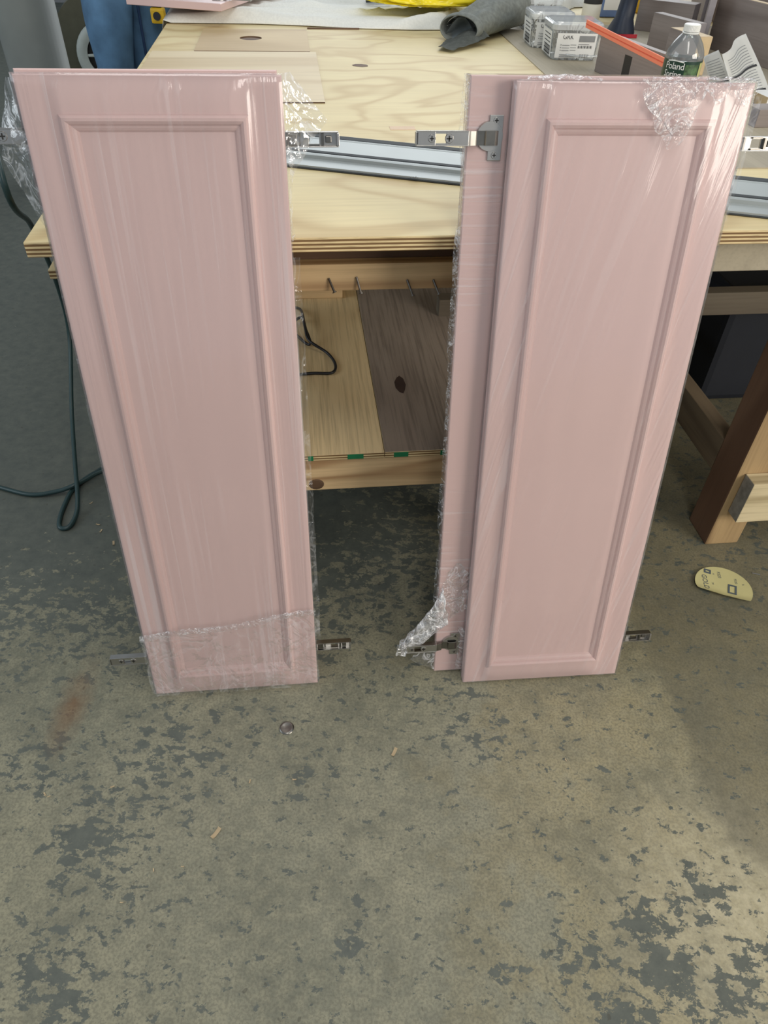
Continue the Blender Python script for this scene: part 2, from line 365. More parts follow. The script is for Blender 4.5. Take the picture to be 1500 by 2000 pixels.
def clear(name, tint=(.97, .98, .98, 1), gloss=.05, haze=.02):
    m = Mat(name); m.N.remove(m.p)
    tr = m.n('ShaderNodeBsdfTransparent'); tr.inputs[0].default_value = tint
    nz = m.noise(m.coord(), 40, 2); b = m.n('ShaderNodeBump', i_Strength=.05, i_Height=nz)
    gl = m.n('ShaderNodeBsdfGlossy', i_Roughness=.06); m.L(b.outputs[0], gl.inputs['Normal'])
    df = m.n('ShaderNodeBsdfDiffuse'); df.inputs[0].default_value = (.93, .95, .95, 1)
    lw = m.n('ShaderNodeLayerWeight', i_Blend=.3)
    s1 = m.n('ShaderNodeMixShader', i_0=haze); m.L(tr.outputs[0], s1.inputs[1]); m.L(df.outputs[0], s1.inputs[2])
    f = m.math('MULTIPLY_ADD', lw.outputs['Fresnel'], .8, gloss, clamp=True)
    s2 = m.n('ShaderNodeMixShader', i_0=f); m.L(s1.outputs[0], s2.inputs[1]); m.L(gl.outputs[0], s2.inputs[2])
    m.L(s2.outputs[0], m.out.inputs[0]); return m.m
m_pet = clear('clear_bottle_plastic', haze=.14)
m_tub = clear('clear_tub_plastic', (.93, .96, .97, 1), .06, .22)
m_lid = clear('frosted_tub_lid', (.93, .96, .97, 1), .05, .45)
m_water = clear('water', (.93, .97, .96, 1), .05, .0)

# ------------------------------------------------------------------ setting
bm = NB(); poly3(bm, [(-9, -3, 0), (9, -3, 0), (9, 14, 0), (-9, 14, 0)])
for f in bm.faces:
    if f.normal.z < 0: f.normal_flip()
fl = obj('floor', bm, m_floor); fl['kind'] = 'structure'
bm = NB(); q = onz(62, 60, .62); coly = 3.75; colx = (ray(79, 138) * (coly / ray(79, 138).y)).x
lathe(bm, [(.150, 0), (.150, .01), (.132, .012), (.132, 3.6)], (0, 0, 0), 40)
cl_ = obj('column', bm, m_column, smooth=True); cl_.location = (colx, coly, 0)
cl_['kind'] = 'structure'; tag(cl_, 'round grey painted column standing behind the left doors', 'column')

m_wall = plain('grey_wall_paint', srgb(150, 152, 154), .8, var=.04, scale=2)
bm = NB(); box(bm, (-9, 9.0, 0), (9, 9.15, 4.2)); w_ = obj('wall_back', bm, m_wall); w_['kind'] = 'structure'
# ------------------------------------------------------------------ workbench
YAW = 0.1312; cy_, sy_ = math.cos(YAW), math.sin(YAW)
TZ = 0.815; TT = 0.0215
TO = Vector((-.5125, .962, 0))               # front left corner of the top, on the floor
TM = Matrix.Translation(TO) @ Matrix.Rotation(YAW, 4, 'Z')
bench = empty('workbench', mat=TM, label='big workbench with pale plywood top and lower shelf behind the pink doors', cat='workbench')
TI = TM.inverted()
def tl(p): return TI @ Vector(p)              # world -> bench frame
def tz(u, v, z=TZ): return tl(onz(u, v, z))
def ty(u, v, y):                              # photo pixel -> the upright plane y of the bench frame
    o = TM @ Vector((0, y, 0)); n = TM.to_3x3() @ Vector((0, 1, 0)); return tl(onp(u, v, o, n))
bm = NB(); box(bm, (0, 0, TZ - TT), (2.6, 3.0, TZ), .0012)
for f in bm.faces: f.material_index = 0 if abs(f.normal.z) > .9 else 1
obj('tabletop', bm, [m_ply, m_plyedge], bench)
# loose sheets fixed on the top
a, b, c_, d = tz(397, 58), tz(600, 60), tz(604, 103), tz(380, 102)
bm = NB(); hole = tz(490, 77); n = 24
y0, y1, x0, x1 = (c_.y + d.y) / 2, (a.y + b.y) / 2, (a.x + d.x) / 2, (b.x + c_.x) / 2
ring = [Vector((hole.x + .032 * math.cos(2 * PI * i / n), hole.y + .032 * math.sin(2 * PI * i / n), 0)) for i in range(n)]
outr = []
for v_ in ring:
    dx, dy = v_.x - hole.x, v_.y - hole.y; t = min((x1 - hole.x) / dx if dx > 1e-9 else 1e9, (x0 - hole.x) / dx if dx < -1e-9 else 1e9, (y1 - hole.y) / dy if dy > 1e-9 else 1e9, (y0 - hole.y) / dy if dy < -1e-9 else 1e9)
    outr.append(Vector((hole.x + dx * t, hole.y + dy * t, 0)))
def ringface(bm, A, B, za, zb, mi=0):
    k = len(A); VA = [bm.verts.new((p.x, p.y, za)) for p in A]; VB = [bm.verts.new((p.x, p.y, zb)) for p in B]
    for i in range(k): bm.faces.new((VA[i], VA[(i + 1) % k], VB[(i + 1) % k], VB[i])).material_index = mi
zt = TZ + .0035
ringface(bm, ring, outr, zt, zt); ringface(bm, ring, ring, zt, TZ + .0003, 1)
for (px, py) in ((x0, y0), (x1, y0), (x1, y1), (x0, y1)):
    # close the square corners the ring of rays cuts off
    near = sorted(outr, key=lambda p: (p.x - px) ** 2 + (p.y - py) ** 2)[:2]
    poly3(bm, [(near[0].x, near[0].y, zt), (px, py, zt), (near[1].x, near[1].y, zt)])
for (p_, q_) in (((x0, y0), (x1, y0)), ((x1, y0), (x1, y1)), ((x1, y1), (x0, y1)), ((x0, y1), (x0, y0))):
    poly3(bm, [(*p_, TZ), (*q_, TZ), (*q_, zt), (*p_, zt)], 1)
obj('inlay_panel', bm, [m_plyA, m_brown], bench, label='tan plywood patch with a round hole')
bm = NB(); lathe(bm, [(.0, TZ + .0004), (.0315, TZ + .0004)], (hole.x, hole.y, 0), 24); obj('hole', bm, m_brown, bench)
e = tz(632, 202); f_ = tz(620, 106)
bm = NB(); box(bm, (tz(262, 120).x + .03, e.y, TZ), ((e.x + f_.x) / 2, y0 - .004, TZ + .003), .0004)
for f in bm.faces: f.material_index = 0 if f.normal.z > .9 else 1
obj('inlay_panel', bm, [m_plyB, m_brown], bench, label='pale plywood patch with a brown front edge')
bm = NB(); g0, g1 = tz(600, 57), tz(702, 59); box(bm, (g0.x, g0.y, TZ), (g1.x, g0.y + .006, TZ + .004)); obj('edge_strip', bm, m_brown, bench)
bm = NB(); k = tz(704, 128); random.seed(4)
poly3(bm, [(k.x + .018 * math.cos(i * .7) * (1 + .35 * random.random()), k.y + .014 * math.sin(i * .7) * (1 + .4 * random.random()), TZ + .0006) for i in range(9)])
obj('knot_hole', bm, m_brown, bench)
g0, g1 = tz(1006, 88), tz(1070, 150)
bm = NB(); prism(bm, [(0, 0), (0, 0), (0, 0)], 0, 0) if False else None
pts = [(g1.x - .02, tz(1447, 330).y + .0), (2.58, tz(1447, 330).y), (2.58, g0.y + .35), (g0.x, g0.y + .35)]
A = [bm.verts.new((x, y, TZ)) for x, y in pts]; B = [bm.verts.new((x, y, TZ + .0022)) for x, y in pts]
bm.faces.new(A[::-1]); bm.faces.new(B)
for i in range(4): bm.faces.new((A[i], A[(i + 1) % 4], B[(i + 1) % 4], B[i]))
obj('shade_sheet', bm, m_plygrey, bench, label='thin grey sheet standing in for shade over the right of the top')  # added sheet: its grey puts the shade on this side into colour
bm = NB(); s0, s1 = tz(760, 247), tz(812, 254); box(bm, (s0.x, s1.y, TZ), (s1.x, s0.y, TZ + .0006)); obj('tape_scrap', bm, plain('pinkish_tape', srgb(216, 186, 152), .6), bench)
# frame under the top
ZB = TZ - TT
OV = .085
zr0 = ty(580, 570, OV).z; zr1 = ty(580, 518, OV).z
xr = tz(1380, 480).x
bm = NB(); box(bm, (.10, OV, zr0), (xr, OV + .038, zr1), .002); obj('front_rail', bm, m_pine, bench)
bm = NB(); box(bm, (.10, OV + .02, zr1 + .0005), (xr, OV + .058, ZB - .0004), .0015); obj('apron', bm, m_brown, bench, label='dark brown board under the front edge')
bm = NB(); box(bm, (xr + .002, OV - .045, ty(1420, 530, OV - .045).z), (2.5, OV - .007, ZB - .0004), .0015); obj('apron', bm, m_plygrey, bench, label='pale grey board under the front edge')
bm = NB(); zz = ty(1420, 572, .62).z; box(bm, (xr - .25, .62, ty(1420, 615, .62).z), (2.5, .658, zz), .002); obj('cross_rail', bm, m_greylum, bench)
for (u, v0, u2, v2) in ((642, 544, 653, 570), (696, 541, 705, 572), (795, 546, 806, 576), (846, 546, 857, 573)):
    p = ty(u, v0, OV - .001); q = ty(u2, v2, OV - .012)
    bm = NB(); cyl(bm, p, q, .0019, .0019, 8); cyl(bm, q, q + (q - p).normalized() * .0015, .0036, .0036, 8); obj('nail', bm, m_darknickel, bench)
# left end: plywood block and post
pb = ty(96, 515, OV + .0)
bm = NB(); box(bm, (pb.x, OV - .015, ty(105, 545, OV - .015).z), (pb.x + .10, OV + .075, ty(100, 528, OV - .015).z), .001); obj('corner_block', bm, m_plyedge, bench)
def post(x, y, w, dpt, top, mats, name='leg'):
    bm = NB(); box(bm, (x, y, 0), (x + w, y + dpt, top), .004)
    for f in bm.faces: f.material_index = 1 if f.normal.y < -.9 else 0
    return obj(name, bm, mats, bench)
pl = ty(122, 552, OV + .01)
post(pl.x, OV + .002, .085, .088, ty(105, 545, OV - .015).z - .001, [m_pine, m_pine])
lg = tl(onz(1376, 1064)); lg2 = tl(onz(1441, 1062)); lw = lg2.x - lg.x
post(lg.x, lg.y, lw, .092, ZB - .001, [m_redwood, m_osb])
post(pl.x, 2.75, .085, .088, ZB - .001, [m_pine, m_pine]); post(lg.x, 2.75, lw, .092, ZB - .001, [m_redwood, m_osb])
st_y = lg.y - .040
sa, sb = ty(1424, 950, st_y), ty(1417, 1022, st_y)
bm = NB(); box(bm, (lg.x + .018, st_y, sb.z), (2.5, st_y + .039, sa.z), .002)
for f in bm.faces: f.material_index = 1 if f.normal.x < -.9 else 0
obj('front_stretcher', bm, [m_pinepale, m_endgrain], bench, label='pale ribbed board across the right leg')
bm = NB(); zs = ty(1410, 858, lg.y + .0925).z; box(bm, (lg.x + .001, lg.y + .0925, zs - .089), (lg.x + .040, 2.745, zs), .002); obj('side_stretcher', bm, m_dull, bench)
# lower shelf
SZ = .360
SHR = tz(1120, 890, SZ).x
sy0 = tz(750, 884, SZ).y
shx = tz(750, 880, SZ).x
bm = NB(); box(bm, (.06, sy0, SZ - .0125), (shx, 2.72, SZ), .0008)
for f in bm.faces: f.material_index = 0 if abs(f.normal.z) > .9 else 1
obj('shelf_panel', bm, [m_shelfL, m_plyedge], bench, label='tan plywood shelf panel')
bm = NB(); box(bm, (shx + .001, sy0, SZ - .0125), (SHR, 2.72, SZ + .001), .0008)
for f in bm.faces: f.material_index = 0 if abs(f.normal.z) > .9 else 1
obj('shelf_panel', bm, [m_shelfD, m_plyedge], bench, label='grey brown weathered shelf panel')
zb0 = ty(605, 958, sy0 + .003).z
bm = NB(); box(bm, (.05, sy0 + .003, zb0), (SHR, sy0 + .041, SZ - .0130), .002); obj('shelf_beam', bm, m_pine, bench)
kp = ty(618, 946, sy0 + .003); bm = NB(); lathe(bm, [(0, .0012), (.010, .0010), (.0135, 0)], (0, 0, 0), 16)
for v in bm.verts: v.co = Vector((kp.x + v.co.x * 1.15, kp.y - v.co.z, kp.z + v.co.y))
obj('knot', bm, m_brown, bench)
kp = tz(782, 752, SZ + .001); bm = NB(); random.seed(5)
poly3(bm, [(kp.x + .010 * math.cos(i * .7) * (1 + .3 * random.random()), kp.y + .030 * math.sin(i * .7) * (1 + .3 * random.random()), SZ + .0015) for i in range(9)])
obj('knot', bm, plain('dark_knot', srgb(58, 42, 36), .7), bench)
for (u0, u1) in ((602, 612), (679, 710), (769, 797), (859, 880)):
    p, q = ty(u0, 895, sy0), ty(u1, 895, sy0)
    bm = NB(); box(bm, (p.x, sy0 - .0008, SZ - .0120), (q.x, sy0 + .002, SZ - .0006)); obj('paint_mark', bm, m_green, bench, label='green paint mark on the shelf edge')
for xx in (.10, SHR - .12):                         # bearers that carry the shelf and reach the floor
    bm = NB(); box(bm, (xx, 2.66, 0), (xx + .085, 2.70, SZ - .0130), .002); obj('shelf_post', bm, m_dull, bench)
bm = NB(); box(bm, (.105, sy0 + .042, 0), (.17, sy0 + .10, SZ - .0130), .002); obj('shelf_post', bm, m_dull, bench)
bm = NB(); box(bm, (SHR - .10, sy0 + .042, 0), (SHR - .04, sy0 + .10, SZ - .0130), .002); obj('shelf_post', bm, m_dull, bench)
bk = tz(690, 575, SZ)
sbk = NB(); box(sbk, (tz(600, 575, SZ).x - .2, bk.y - .02, SZ + .0005), (bk.x - .03, bk.y + .03, SZ + .026), .002)
o = obj('wood_offcut', sbk, m_pine); o.matrix_world = TM; tag(o, 'short pine offcut at the back of the tan shelf panel', 'offcut')
# black cable on the shelf
P = [onz(*p_, SZ + z) for p_, z in (((572, 600), .004), ((588, 606), .012), ((596, 640), .03), ((604, 665), .02), ((640, 690), .005), ((655, 712), .004), ((648, 728), .004), ((610, 729), .004), ((560, 734), .004))]
bm = NB(); tube(bm, spline(P, 8), .0034, 8)
P = [onz(*p_, SZ + z) for p_, z in (((560, 640), .004), ((588, 620), .012), ((598, 645), .022), ((606, 668), .010), ((600, 672), .004), ((580, 655), .004))]
tube(bm, spline(P, 8), .0034, 8)
o = obj('power_cable', bm, m_blackcord, smooth=True); tag(o, 'thin black cable looping over the tan shelf under the bench', 'cable')
# navy tote far under the bench
tp = tl(onz(1395, 790, 0.0))
bm = NB(); box(bm, (tp.x - .05, tp.y + .02, 0.0005), (tp.x + .75, tp.y + .45, .34), .02)
ot = obj('storage_tote', bm, m_tote); ot.matrix_world = TM; tag(ot, 'dark navy storage tote on the floor far under the bench', 'tote')
bm = NB(); box(bm, (tp.x - .065, tp.y + .005, .341), (tp.x + .765, tp.y + .465, .37), .006); obj('lid', bm, m_tote, ot)

# ------------------------------------------------------------------ cabinet doors
DW, DH, DT = .315, 1.0345, .020
OX0, OX1, OZ0, OZ1 = .0435, DW - .0425, .0385, .9930       # outer line of the bead
PROF = [(0, 0), (.0012, .0030), (.0040, .0058), (.0072, .0058), (.0105, .0032), (.0125, -.0004), (.0150, -.0012), (.0175, -.0030), (.0200, -.0060)]
def rect_ring(bm, d0, h0, d1, h1):
    R0 = [(OX0 + d0, OZ0 + d0), (OX1 - d0, OZ0 + d0), (OX1 - d0, OZ1 - d0), (OX0 + d0, OZ1 - d0)]
    R1 = [(OX0 + d1, OZ0 + d1), (OX1 - d1, OZ0 + d1), (OX1 - d1, OZ1 - d1), (OX0 + d1, OZ1 - d1)]
    for i in range(4):
        j = (i + 1) % 4
        bm.faces.new([bm.verts.new((x, -h, z)) for (x, z), h in ((R0[i], h0), (R0[j], h0), (R1[j], h1), (R1[i], h1))])
def frame_bm():
    bm = NB(); e = .0014
    o_ = [(0, 0), (DW, 0), (DW, DH), (0, DH)]; i_ = [(OX0, OZ0), (OX1, OZ0), (OX1, OZ1), (OX0, OZ1)]
    s_ = [(e, e), (DW - e, e), (DW - e, DH - e), (e, DH - e)]
    def band(A, ya, B, yb):
        for i in range(4):
            j = (i + 1) % 4
            bm.faces.new([bm.verts.new((x, y, z)) for (x, z), y in ((A[i], ya), (A[j], ya), (B[j], yb), (B[i], yb))])
    band(i_, 0, s_, 0); band(s_, 0, o_, e); band(o_, e, o_, DT - e); band(o_, DT - e, s_, DT)
    poly3(bm, [(x, DT, z) for x, z in s_]); band(i_, 0, i_, .012)
    bmesh.ops.remove_doubles(bm, verts=bm.verts[:], dist=1e-5); return bm
def mould_bm():
    bm = NB()
    for (d0, h0), (d1, h1) in zip(PROF, PROF[1:]): rect_ring(bm, d0, h0, d1, h1)
    bmesh.ops.remove_doubles(bm, verts=bm.verts[:], dist=1e-6)
    return bm
def panel_bm():
    bm = NB(); d = .0200
    box(bm, (OX0 + d - .004, .0060, OZ0 + d - .004), (OX1 - d + .004, .0120, OZ1 - d + .004)); return bm
def wrap_bm(seed, pad=.0016, amp=.0008):
    bm = NB()
    x0, x1, z0, z1, y0, y1 = -pad, DW + pad, .0008, DH + pad, -pad - .0062, DT + pad
    def fx(i, j):
        x = x0 + (x1 - x0) * i; z = z0 + (z1 - z0) * j
        ed = min(x - x0, x1 - x, .02) / .02 * min(z - z0, z1 - z, .02) / .02
        sag = min(max(min(x - .035, DW - .035 - x) / .015, 0), 1)
        y = -pad + (y0 + pad) * min(ed, 1) * max(sag, 0)
        nn = noise.noise(Vector((x * 40 + seed, z * 5, seed)))
        return Vector((x, y - amp * (1 + nn) * ed, z))
    V = grid(bm, 44, 90, fx)
    Bk = [[bm.verts.new((x0 + (x1 - x0) * i / 1, y1, z0 + (z1 - z0) * j / 1)) for j in (0, 1)] for i in (0, 1)]
    bm.faces.new((Bk[0][0], Bk[0][1], Bk[1][1], Bk[1][0]))
    for i in range(44):                       # top side
        a, b = V[i][90], V[i + 1][90]; bm.faces.new((a, b, bm.verts.new((b.co.x, y1, b.co.z)), bm.verts.new((a.co.x, y1, a.co.z))))
    for j in range(90):
        for s in (0, 44):
            a, b = V[s][j], V[s][j + 1]; bm.faces.new((a, b, bm.verts.new((b.co.x, y1, b.co.z)), bm.verts.new((a.co.x, y1, a.co.z))))
    return bm
HZ = (.9630, .0740)
def hinge(parent, zc):
    """concealed cup hinge on the back face at the right-hand edge; arm sticks out past the edge"""
    h = bpy.data.objects.new('hinge', None); C.objects.link(h); h.parent = parent; h.empty_display_size = .02
    h.location = (DW, DT, zc); h['label'] = 'nickel cup hinge'
    bm = NB(); cyl(bm, (-.030, 0.0002, .002), (-.030, .0038, .002), .0185, .0175, 32); obj('cup', bm, m_nickel, h, True)
    for p in h.children[-1].data.polygons: p.use_smooth = False
    bm = NB(); box(bm, (-.0470, .0004, -.0270), (-.0285, .0030, .0270), .0006); obj('plate', bm, m_nickel, h)
    # knuckle: curved bridge from the cup to the arm
    bm = NB(); pts = [(-.041, .0042), (-.040, .0075), (-.036, .0092), (-.024, .0092), (-.022, .0062), (-.012, .0058), (-.010, .0095), (-.003, .0115), (.004, .0125)]
    for (xa, ya), (xb, yb) in zip(pts, pts[1:]):
        bm.faces.new([bm.verts.new(v) for v in ((xa, ya, -.0085), (xb, yb, -.0085), (xb, yb, .0085), (xa, ya, .0085))])
    bmesh.ops.remove_doubles(bm, verts=bm.verts[:], dist=1e-6)
    r = bmesh.ops.extrude_face_region(bm, geom=bm.faces[:])
    bmesh.ops.translate(bm, verts=[v for v in r['geom'] if isinstance(v, bmesh.types.BMVert)], vec=(0, -.0018, 0))
    obj('knuckle', bm, m_darknickel, h)
    # arm: a channel with an oblong slot
    bm = NB(); y0, y1 = .0105, .0135
    box(bm, (.000, y0, -.0082), (.030, y1, .0082), .0004)
    box(bm, (.030, y0, -.0082), (.044, y1, -.0056)); box(bm, (.030, y0, .0056), (.044, y1, .0082))
    box(bm, (.044, y0, -.0082), (.069, y1, .0082), .0004)
    box(bm, (.000, .0025, -.0090), (.069, y1 + .0008, -.0080), .0003); box(bm, (.000, .0025, .0080), (.069, y1 + .0008, .0090), .0003)
    box(bm, (.0665, .0015, -.0075), (.0700, y1, .0075), .0006)
    obj('arm', bm, m_nickel, h)
    bm = NB()                                  # mechanism seen from the underside
    box(bm, (.004, .0045, -.0070), (.015, .0104, .0070), .001); box(bm, (.017, .0060, -.0072), (.0195, .0104, .0072)); box(bm, (.0465, .0050, -.0068), (.050, .0104, .0068))
    box(bm, (.0520, .0060, -.0040), (.0600, .0104, .0040), .001); box(bm, (.0300, .0070, -.0080), (.044, .0104, -.0060)); box(bm, (.0300, .0070, .0060), (.044, .0104, .0080))
    obj('mechanism', bm, m_darknickel, h)
    for (x, y, z, r) in ((-.0375, .0030, .0205, .0042), (-.0375, .0030, -.0205, .0042), (.0260, y1, 0, .0058), (.0490, y1, 0, .0050)):
        bm = NB(); cyl(bm, (x, y, z), (x, y + .0010, z), r, r * .9, 18)
        box(bm, (x - r * .6, y + .0010, z - r * .16), (x + r * .6, y + .0014, z + r * .16), 0, 1); box(bm, (x - r * .16, y + .0010, z - r * .6), (x + r * .16, y + .0014, z + r * .6), 0, 1)
        obj('screw', bm, [m_nickel, m_recess], h)
    return h
def copy_tree(o, parent=None):
    c = o.copy(); C.objects.link(c)
    if parent is not None: c.parent = parent
    for ch in list(o.children): copy_tree(ch, c)
    return c
def door_matrix(x, y, yaw, lean, back=0.0, shift=0.0, flip=False):
    Xv = Vector((math.cos(yaw), math.sin(yaw), 0)); N_ = Vector((-math.sin(yaw), math.cos(yaw), 0))
    U = N_ * math.sin(lean) + Vector((0, 0, math.cos(lean))); Fv = N_ * math.cos(lean) - Vector((0, 0, math.sin(lean)))
    zl = DT * math.sin(lean) + .0006
    O = Vector((x * (1 - zl / HC), y * (1 - zl / HC), zl)) + Fv * back + Xv * shift
    O = O + U * ((zl - O.z) / U.z)          # stands on its lower back edge
    if flip: O = O + Xv * DW + Fv * DT; Xv, Fv = -Xv, -Fv
    m4 = Matrix((Xv, Fv, U)).transposed().to_4x4(); m4.translation = O; return m4
first = empty('cabinet_door')
obj('frame', frame_bm(), m_pink, first); obj('moulding', mould_bm(), m_pink, first); obj('centre_panel', panel_bm(), m_pink, first)
for z in HZ: hinge(first, z)
GRP = 'pink cabinet doors leaning on the bench'
YL, LL = .12367, .18005; YR, LR = .10707, .20381
poses = [(door_matrix(-.43466, .76984, YL, LL), 'wrapped pink cabinet door with framed panel, front one of the left pair', 0, m_filmL),
         (door_matrix(-.43466, .76984, YL, LL, DT + .0075, -.006, True), 'pink cabinet door hidden behind the left front door, hinge arm poking out at left', 1, m_filmL),
         (door_matrix(.17101, .82159, YR, LR), 'pink shaker cabinet door in plastic wrap, front one of the right pair', 2, m_filmR),
         (door_matrix(.11378, .84284, YR, .1974, 0.0035, 0, True), 'pink cabinet door behind the right front door, flat back and cup hinges showing at left', 3, m_filmH)]
doors = []
for mat4, lab, sd, fm in poses:
    d_ = first if sd == 0 else copy_tree(first)
    d_.matrix_world = mat4; tag(d_, lab, 'door', GRP); doors.append(d_)
for d_, (mat4, lab, sd, fm) in zip(doors, poses):
    if sd == 1:
        continue
    o = obj('plastic_wrap', wrap_bm(sd * 3.7, amp=.0006 if sd < 3 else .0004), fm, d_, True); o['label'] = 'clear stretch wrap'
# loose and crumpled wrap, each a child of the door it is wound on (door frame coordinates: x across, y back, z up)
def crumple(parent, nu, nv, fn, amp, freq, mat, seed=0.0, ragged=0.0):
    bm = NB()
    def g(i, j):
        p = Vector(fn(i, j)); q = Vector((p.x * freq, p.y * freq, p.z * freq + seed))
        return p + Vector((noise.noise(q), noise.noise(q + Vector((9, 3, 1))), noise.noise(q + Vector((2, 8, 5))))) * amp
    grid(bm, nu, nv, g)
    o = obj('plastic_wrap', bm, mat, parent, True, 'loose crumpled wrap'); return o
dL, dLb, dR, dRb = doors
# left door: second turn of wrap round the foot, its upper edge rolled to a rope
zt_ = lambda i: .155 + .040 * i + .004 * math.sin(9 * i)
crumple(dL, 70, 40, lambda i, j: (-.004 + (DW + .008) * i, -.0085, .002 + (zt_(i) - .002) * j), .0016, 45, m_filmF, 1.0)
crumple(dL, 90, 6, lambda i, j: (-.004 + (DW + .008) * i, -.0085 - .003 * math.sin(PI * j), zt_(i) - .012 + .014 * j), .0025, 110, m_filmC, 2.0)
# left door, right-hand flap standing off the top corner
crumple(dL, 24, 40, lambda i, j: (DW + .001 + i * (.004 + .050 * max(0, 1 - abs((j - .74) / .34)) ** 1.3), .004 + .012 * i, .84 + .195 * j), .005, 34, m_filmK, 3.0)
crumple(dL, 12, 70, lambda i, j: (DW + .001 + i * .010, .002 + .004 * i, .10 + .72 * j), .0016, 22, m_filmF, 4.0)
# left door, left-hand flap
crumple(dL, 24, 50, lambda i, j: (-.001 - i * (.004 + .040 * max(0, 1 - abs((j - .80) / .26)) ** 1.1), .006 + .02 * i, .62 + .41 * j), .005, 30, m_filmK, 5.0)
crumple(dL, 10, 70, lambda i, j: (-.001 - i * .009, .004 + .016 * i, .03 + .60 * j), .002, 22, m_filmF, 6.0)
# right front door: bunched corner at the top right, small bunches on the top edge
crumple(dR, 60, 40, lambda i, j: (DW * (.56 - .05 * j + .03 * math.sin(11 * j)) + i * DW * (.445 + .05 * j - .03 * math.sin(11 * j)), -.0075 - .002 * math.sin(PI * j), DH + .002 - (1 - j) * (.020 + .008 * math.sin(23 * i) + .066 * max(0, 1 - abs(i - .24) / .24) ** .8)), .0035, 65, m_filmC, 7.0)
crumple(dR, 40, 8, lambda i, j: (DW * .05 + i * DW * .30, -.004 + .018 * j, DH + .0025 + .005 * math.sin(PI * j) * math.sin(PI * i)), .003, 120, m_filmC, 8.0)
crumple(dR, 50, 8, lambda i, j: (DW * .55 + i * DW * .44, -.006 + .018 * j, DH + .0025 + .003 * math.sin(PI * j)), .003, 120, m_filmC, 8.6)
crumple(dR, 12, 50, lambda i, j: (DW + .001 + i * (.003 + .016 * j), .002 + .01 * i, .72 + .30 * j), .002, 25, m_filmF, 9.0)
crumple(dR, 10, 60, lambda i, j: (DW + .001 + i * .005, .002 + .006 * i, .03 + .70 * j), .0012, 22, m_filmF, 9.5)
# back right door (turned round: its right edge is on the left in view)
crumple(dRb, 12, 90, lambda i, j: (DW + .001 + i * (.006 + .006 * noise.noise(Vector((0, 1, j * 9)))), .020 - .010 * i, .16 + .875 * j), .0022, 40, m_filmC, 10.0)
crumple(dRb, 24, 40, lambda i, j: (DW - .060 + .012 * math.sin(7 * j) + i * (.060 - .012 * math.sin(7 * j)), DT + .003, .118 + .05 * (1 - i) + (.075 + .05 * math.sin(PI * i)) * j), .004, 60, m_filmC, 11.0)
def cone(i, j):                               # wrap gathered into a strand, pulled from the door edge to the tip of the hinge arm
    a = 2 * PI * i; k = j ** .85
    base = Vector((DW - .014 + .006 * math.cos(a), DT + .006 + .007 * math.sin(a), .172 + .042 * math.cos(a)))
    tip = Vector((DW + .072, DT + .010, .082)) + Vector((0, math.sin(a), math.cos(a))) * .009
    return base.lerp(tip, k) + Vector((0, 0, -.012 * math.sin(PI * k)))
crumple(dRb, 40, 30, cone, .0040, 60, m_filmG, 12.0)
crumple(dRb, 10, 8, lambda i, j: (DW + .060 + .018 * i, DT + .016, .062 + .030 * j), .006, 90, m_filmG, 12.5)
crumple(dRb, 20, 20, lambda i, j: (DW + .001 + .05 * i * (1 - .5 * j), DT + .004, .008 + .052 * j * (1 - .2 * i) + .03 * i), .003, 45, m_filmK, 13.0)
crumple(dRb, 16, 30, lambda i, j: (DW - .062 + .02 * i, DT + .006 + .004 * math.sin(PI * i), .01 + .11 * j), .003, 60, m_filmC, 14.0)

# ------------------------------------------------------------------ guide rail on the bench
e0, e1 = onz(565, 326, TZ), onz(1500, 427, TZ)
dirr = (e1 - e0); dirr.z = 0; Lr = 1.40; dirr.normalize(); perp = Vector((-dirr.y, dirr.x, 0))
rail_M = Matrix((dirr, perp, Vector((0, 0, 1)))).transposed().to_4x4(); rail_M.translation = Vector((e0.x, e0.y, TZ + .0012)) - dirr * .065
gr = empty('guide_rail', mat=rail_M, label='aluminium saw guide rail lying across the plywood top behind the doors', cat='rail')
bm = NB(); prof = [(0, 0), (0, .0045), (.040, .0045), (.040, .010), (.046, .011), (.050, .011), (.053, .0055), (.061, .0055), (.064, .0095), (.069, .0095), (.076, .0055), (.150, .0055), (.154, .0065), (.158, .0065), (.160, .0050), (.186, .0050), (.186, 0)]
A = [bm.verts.new((0, y, z)) for y, z in prof]; B = [bm.verts.new((Lr, y, z)) for y, z in prof]; n = len(prof)
for i in range(n): bm.faces.new((A[i], A[(i + 1) % n], B[(i + 1) % n], B[i]))
bm.faces.new(A[::-1]); bm.faces.new(B); obj('extrusion', bm, m_alu, gr)
for (y0, y1, z, zz) in ((.0520, .0630, .0050, .0118), (.159, .178, .0045, .0072)):
    bm = NB(); box(bm, (.0, y0, z), (Lr, y1, zz), .0004); obj('glide_strip', bm, m_black, gr)
bm = NB(); box(bm, (0, -.004, 0), (Lr, -.0002, .0016)); obj('splinter_guard', bm, m_black, gr)
bm = text_bm('sth', .014); o = obj('lettering', bm, m_ink, gr); 
lp = rail_M.inverted() @ onz(795, 351, TZ + .006); o.location = (lp.x, lp.y + .010, .0052)

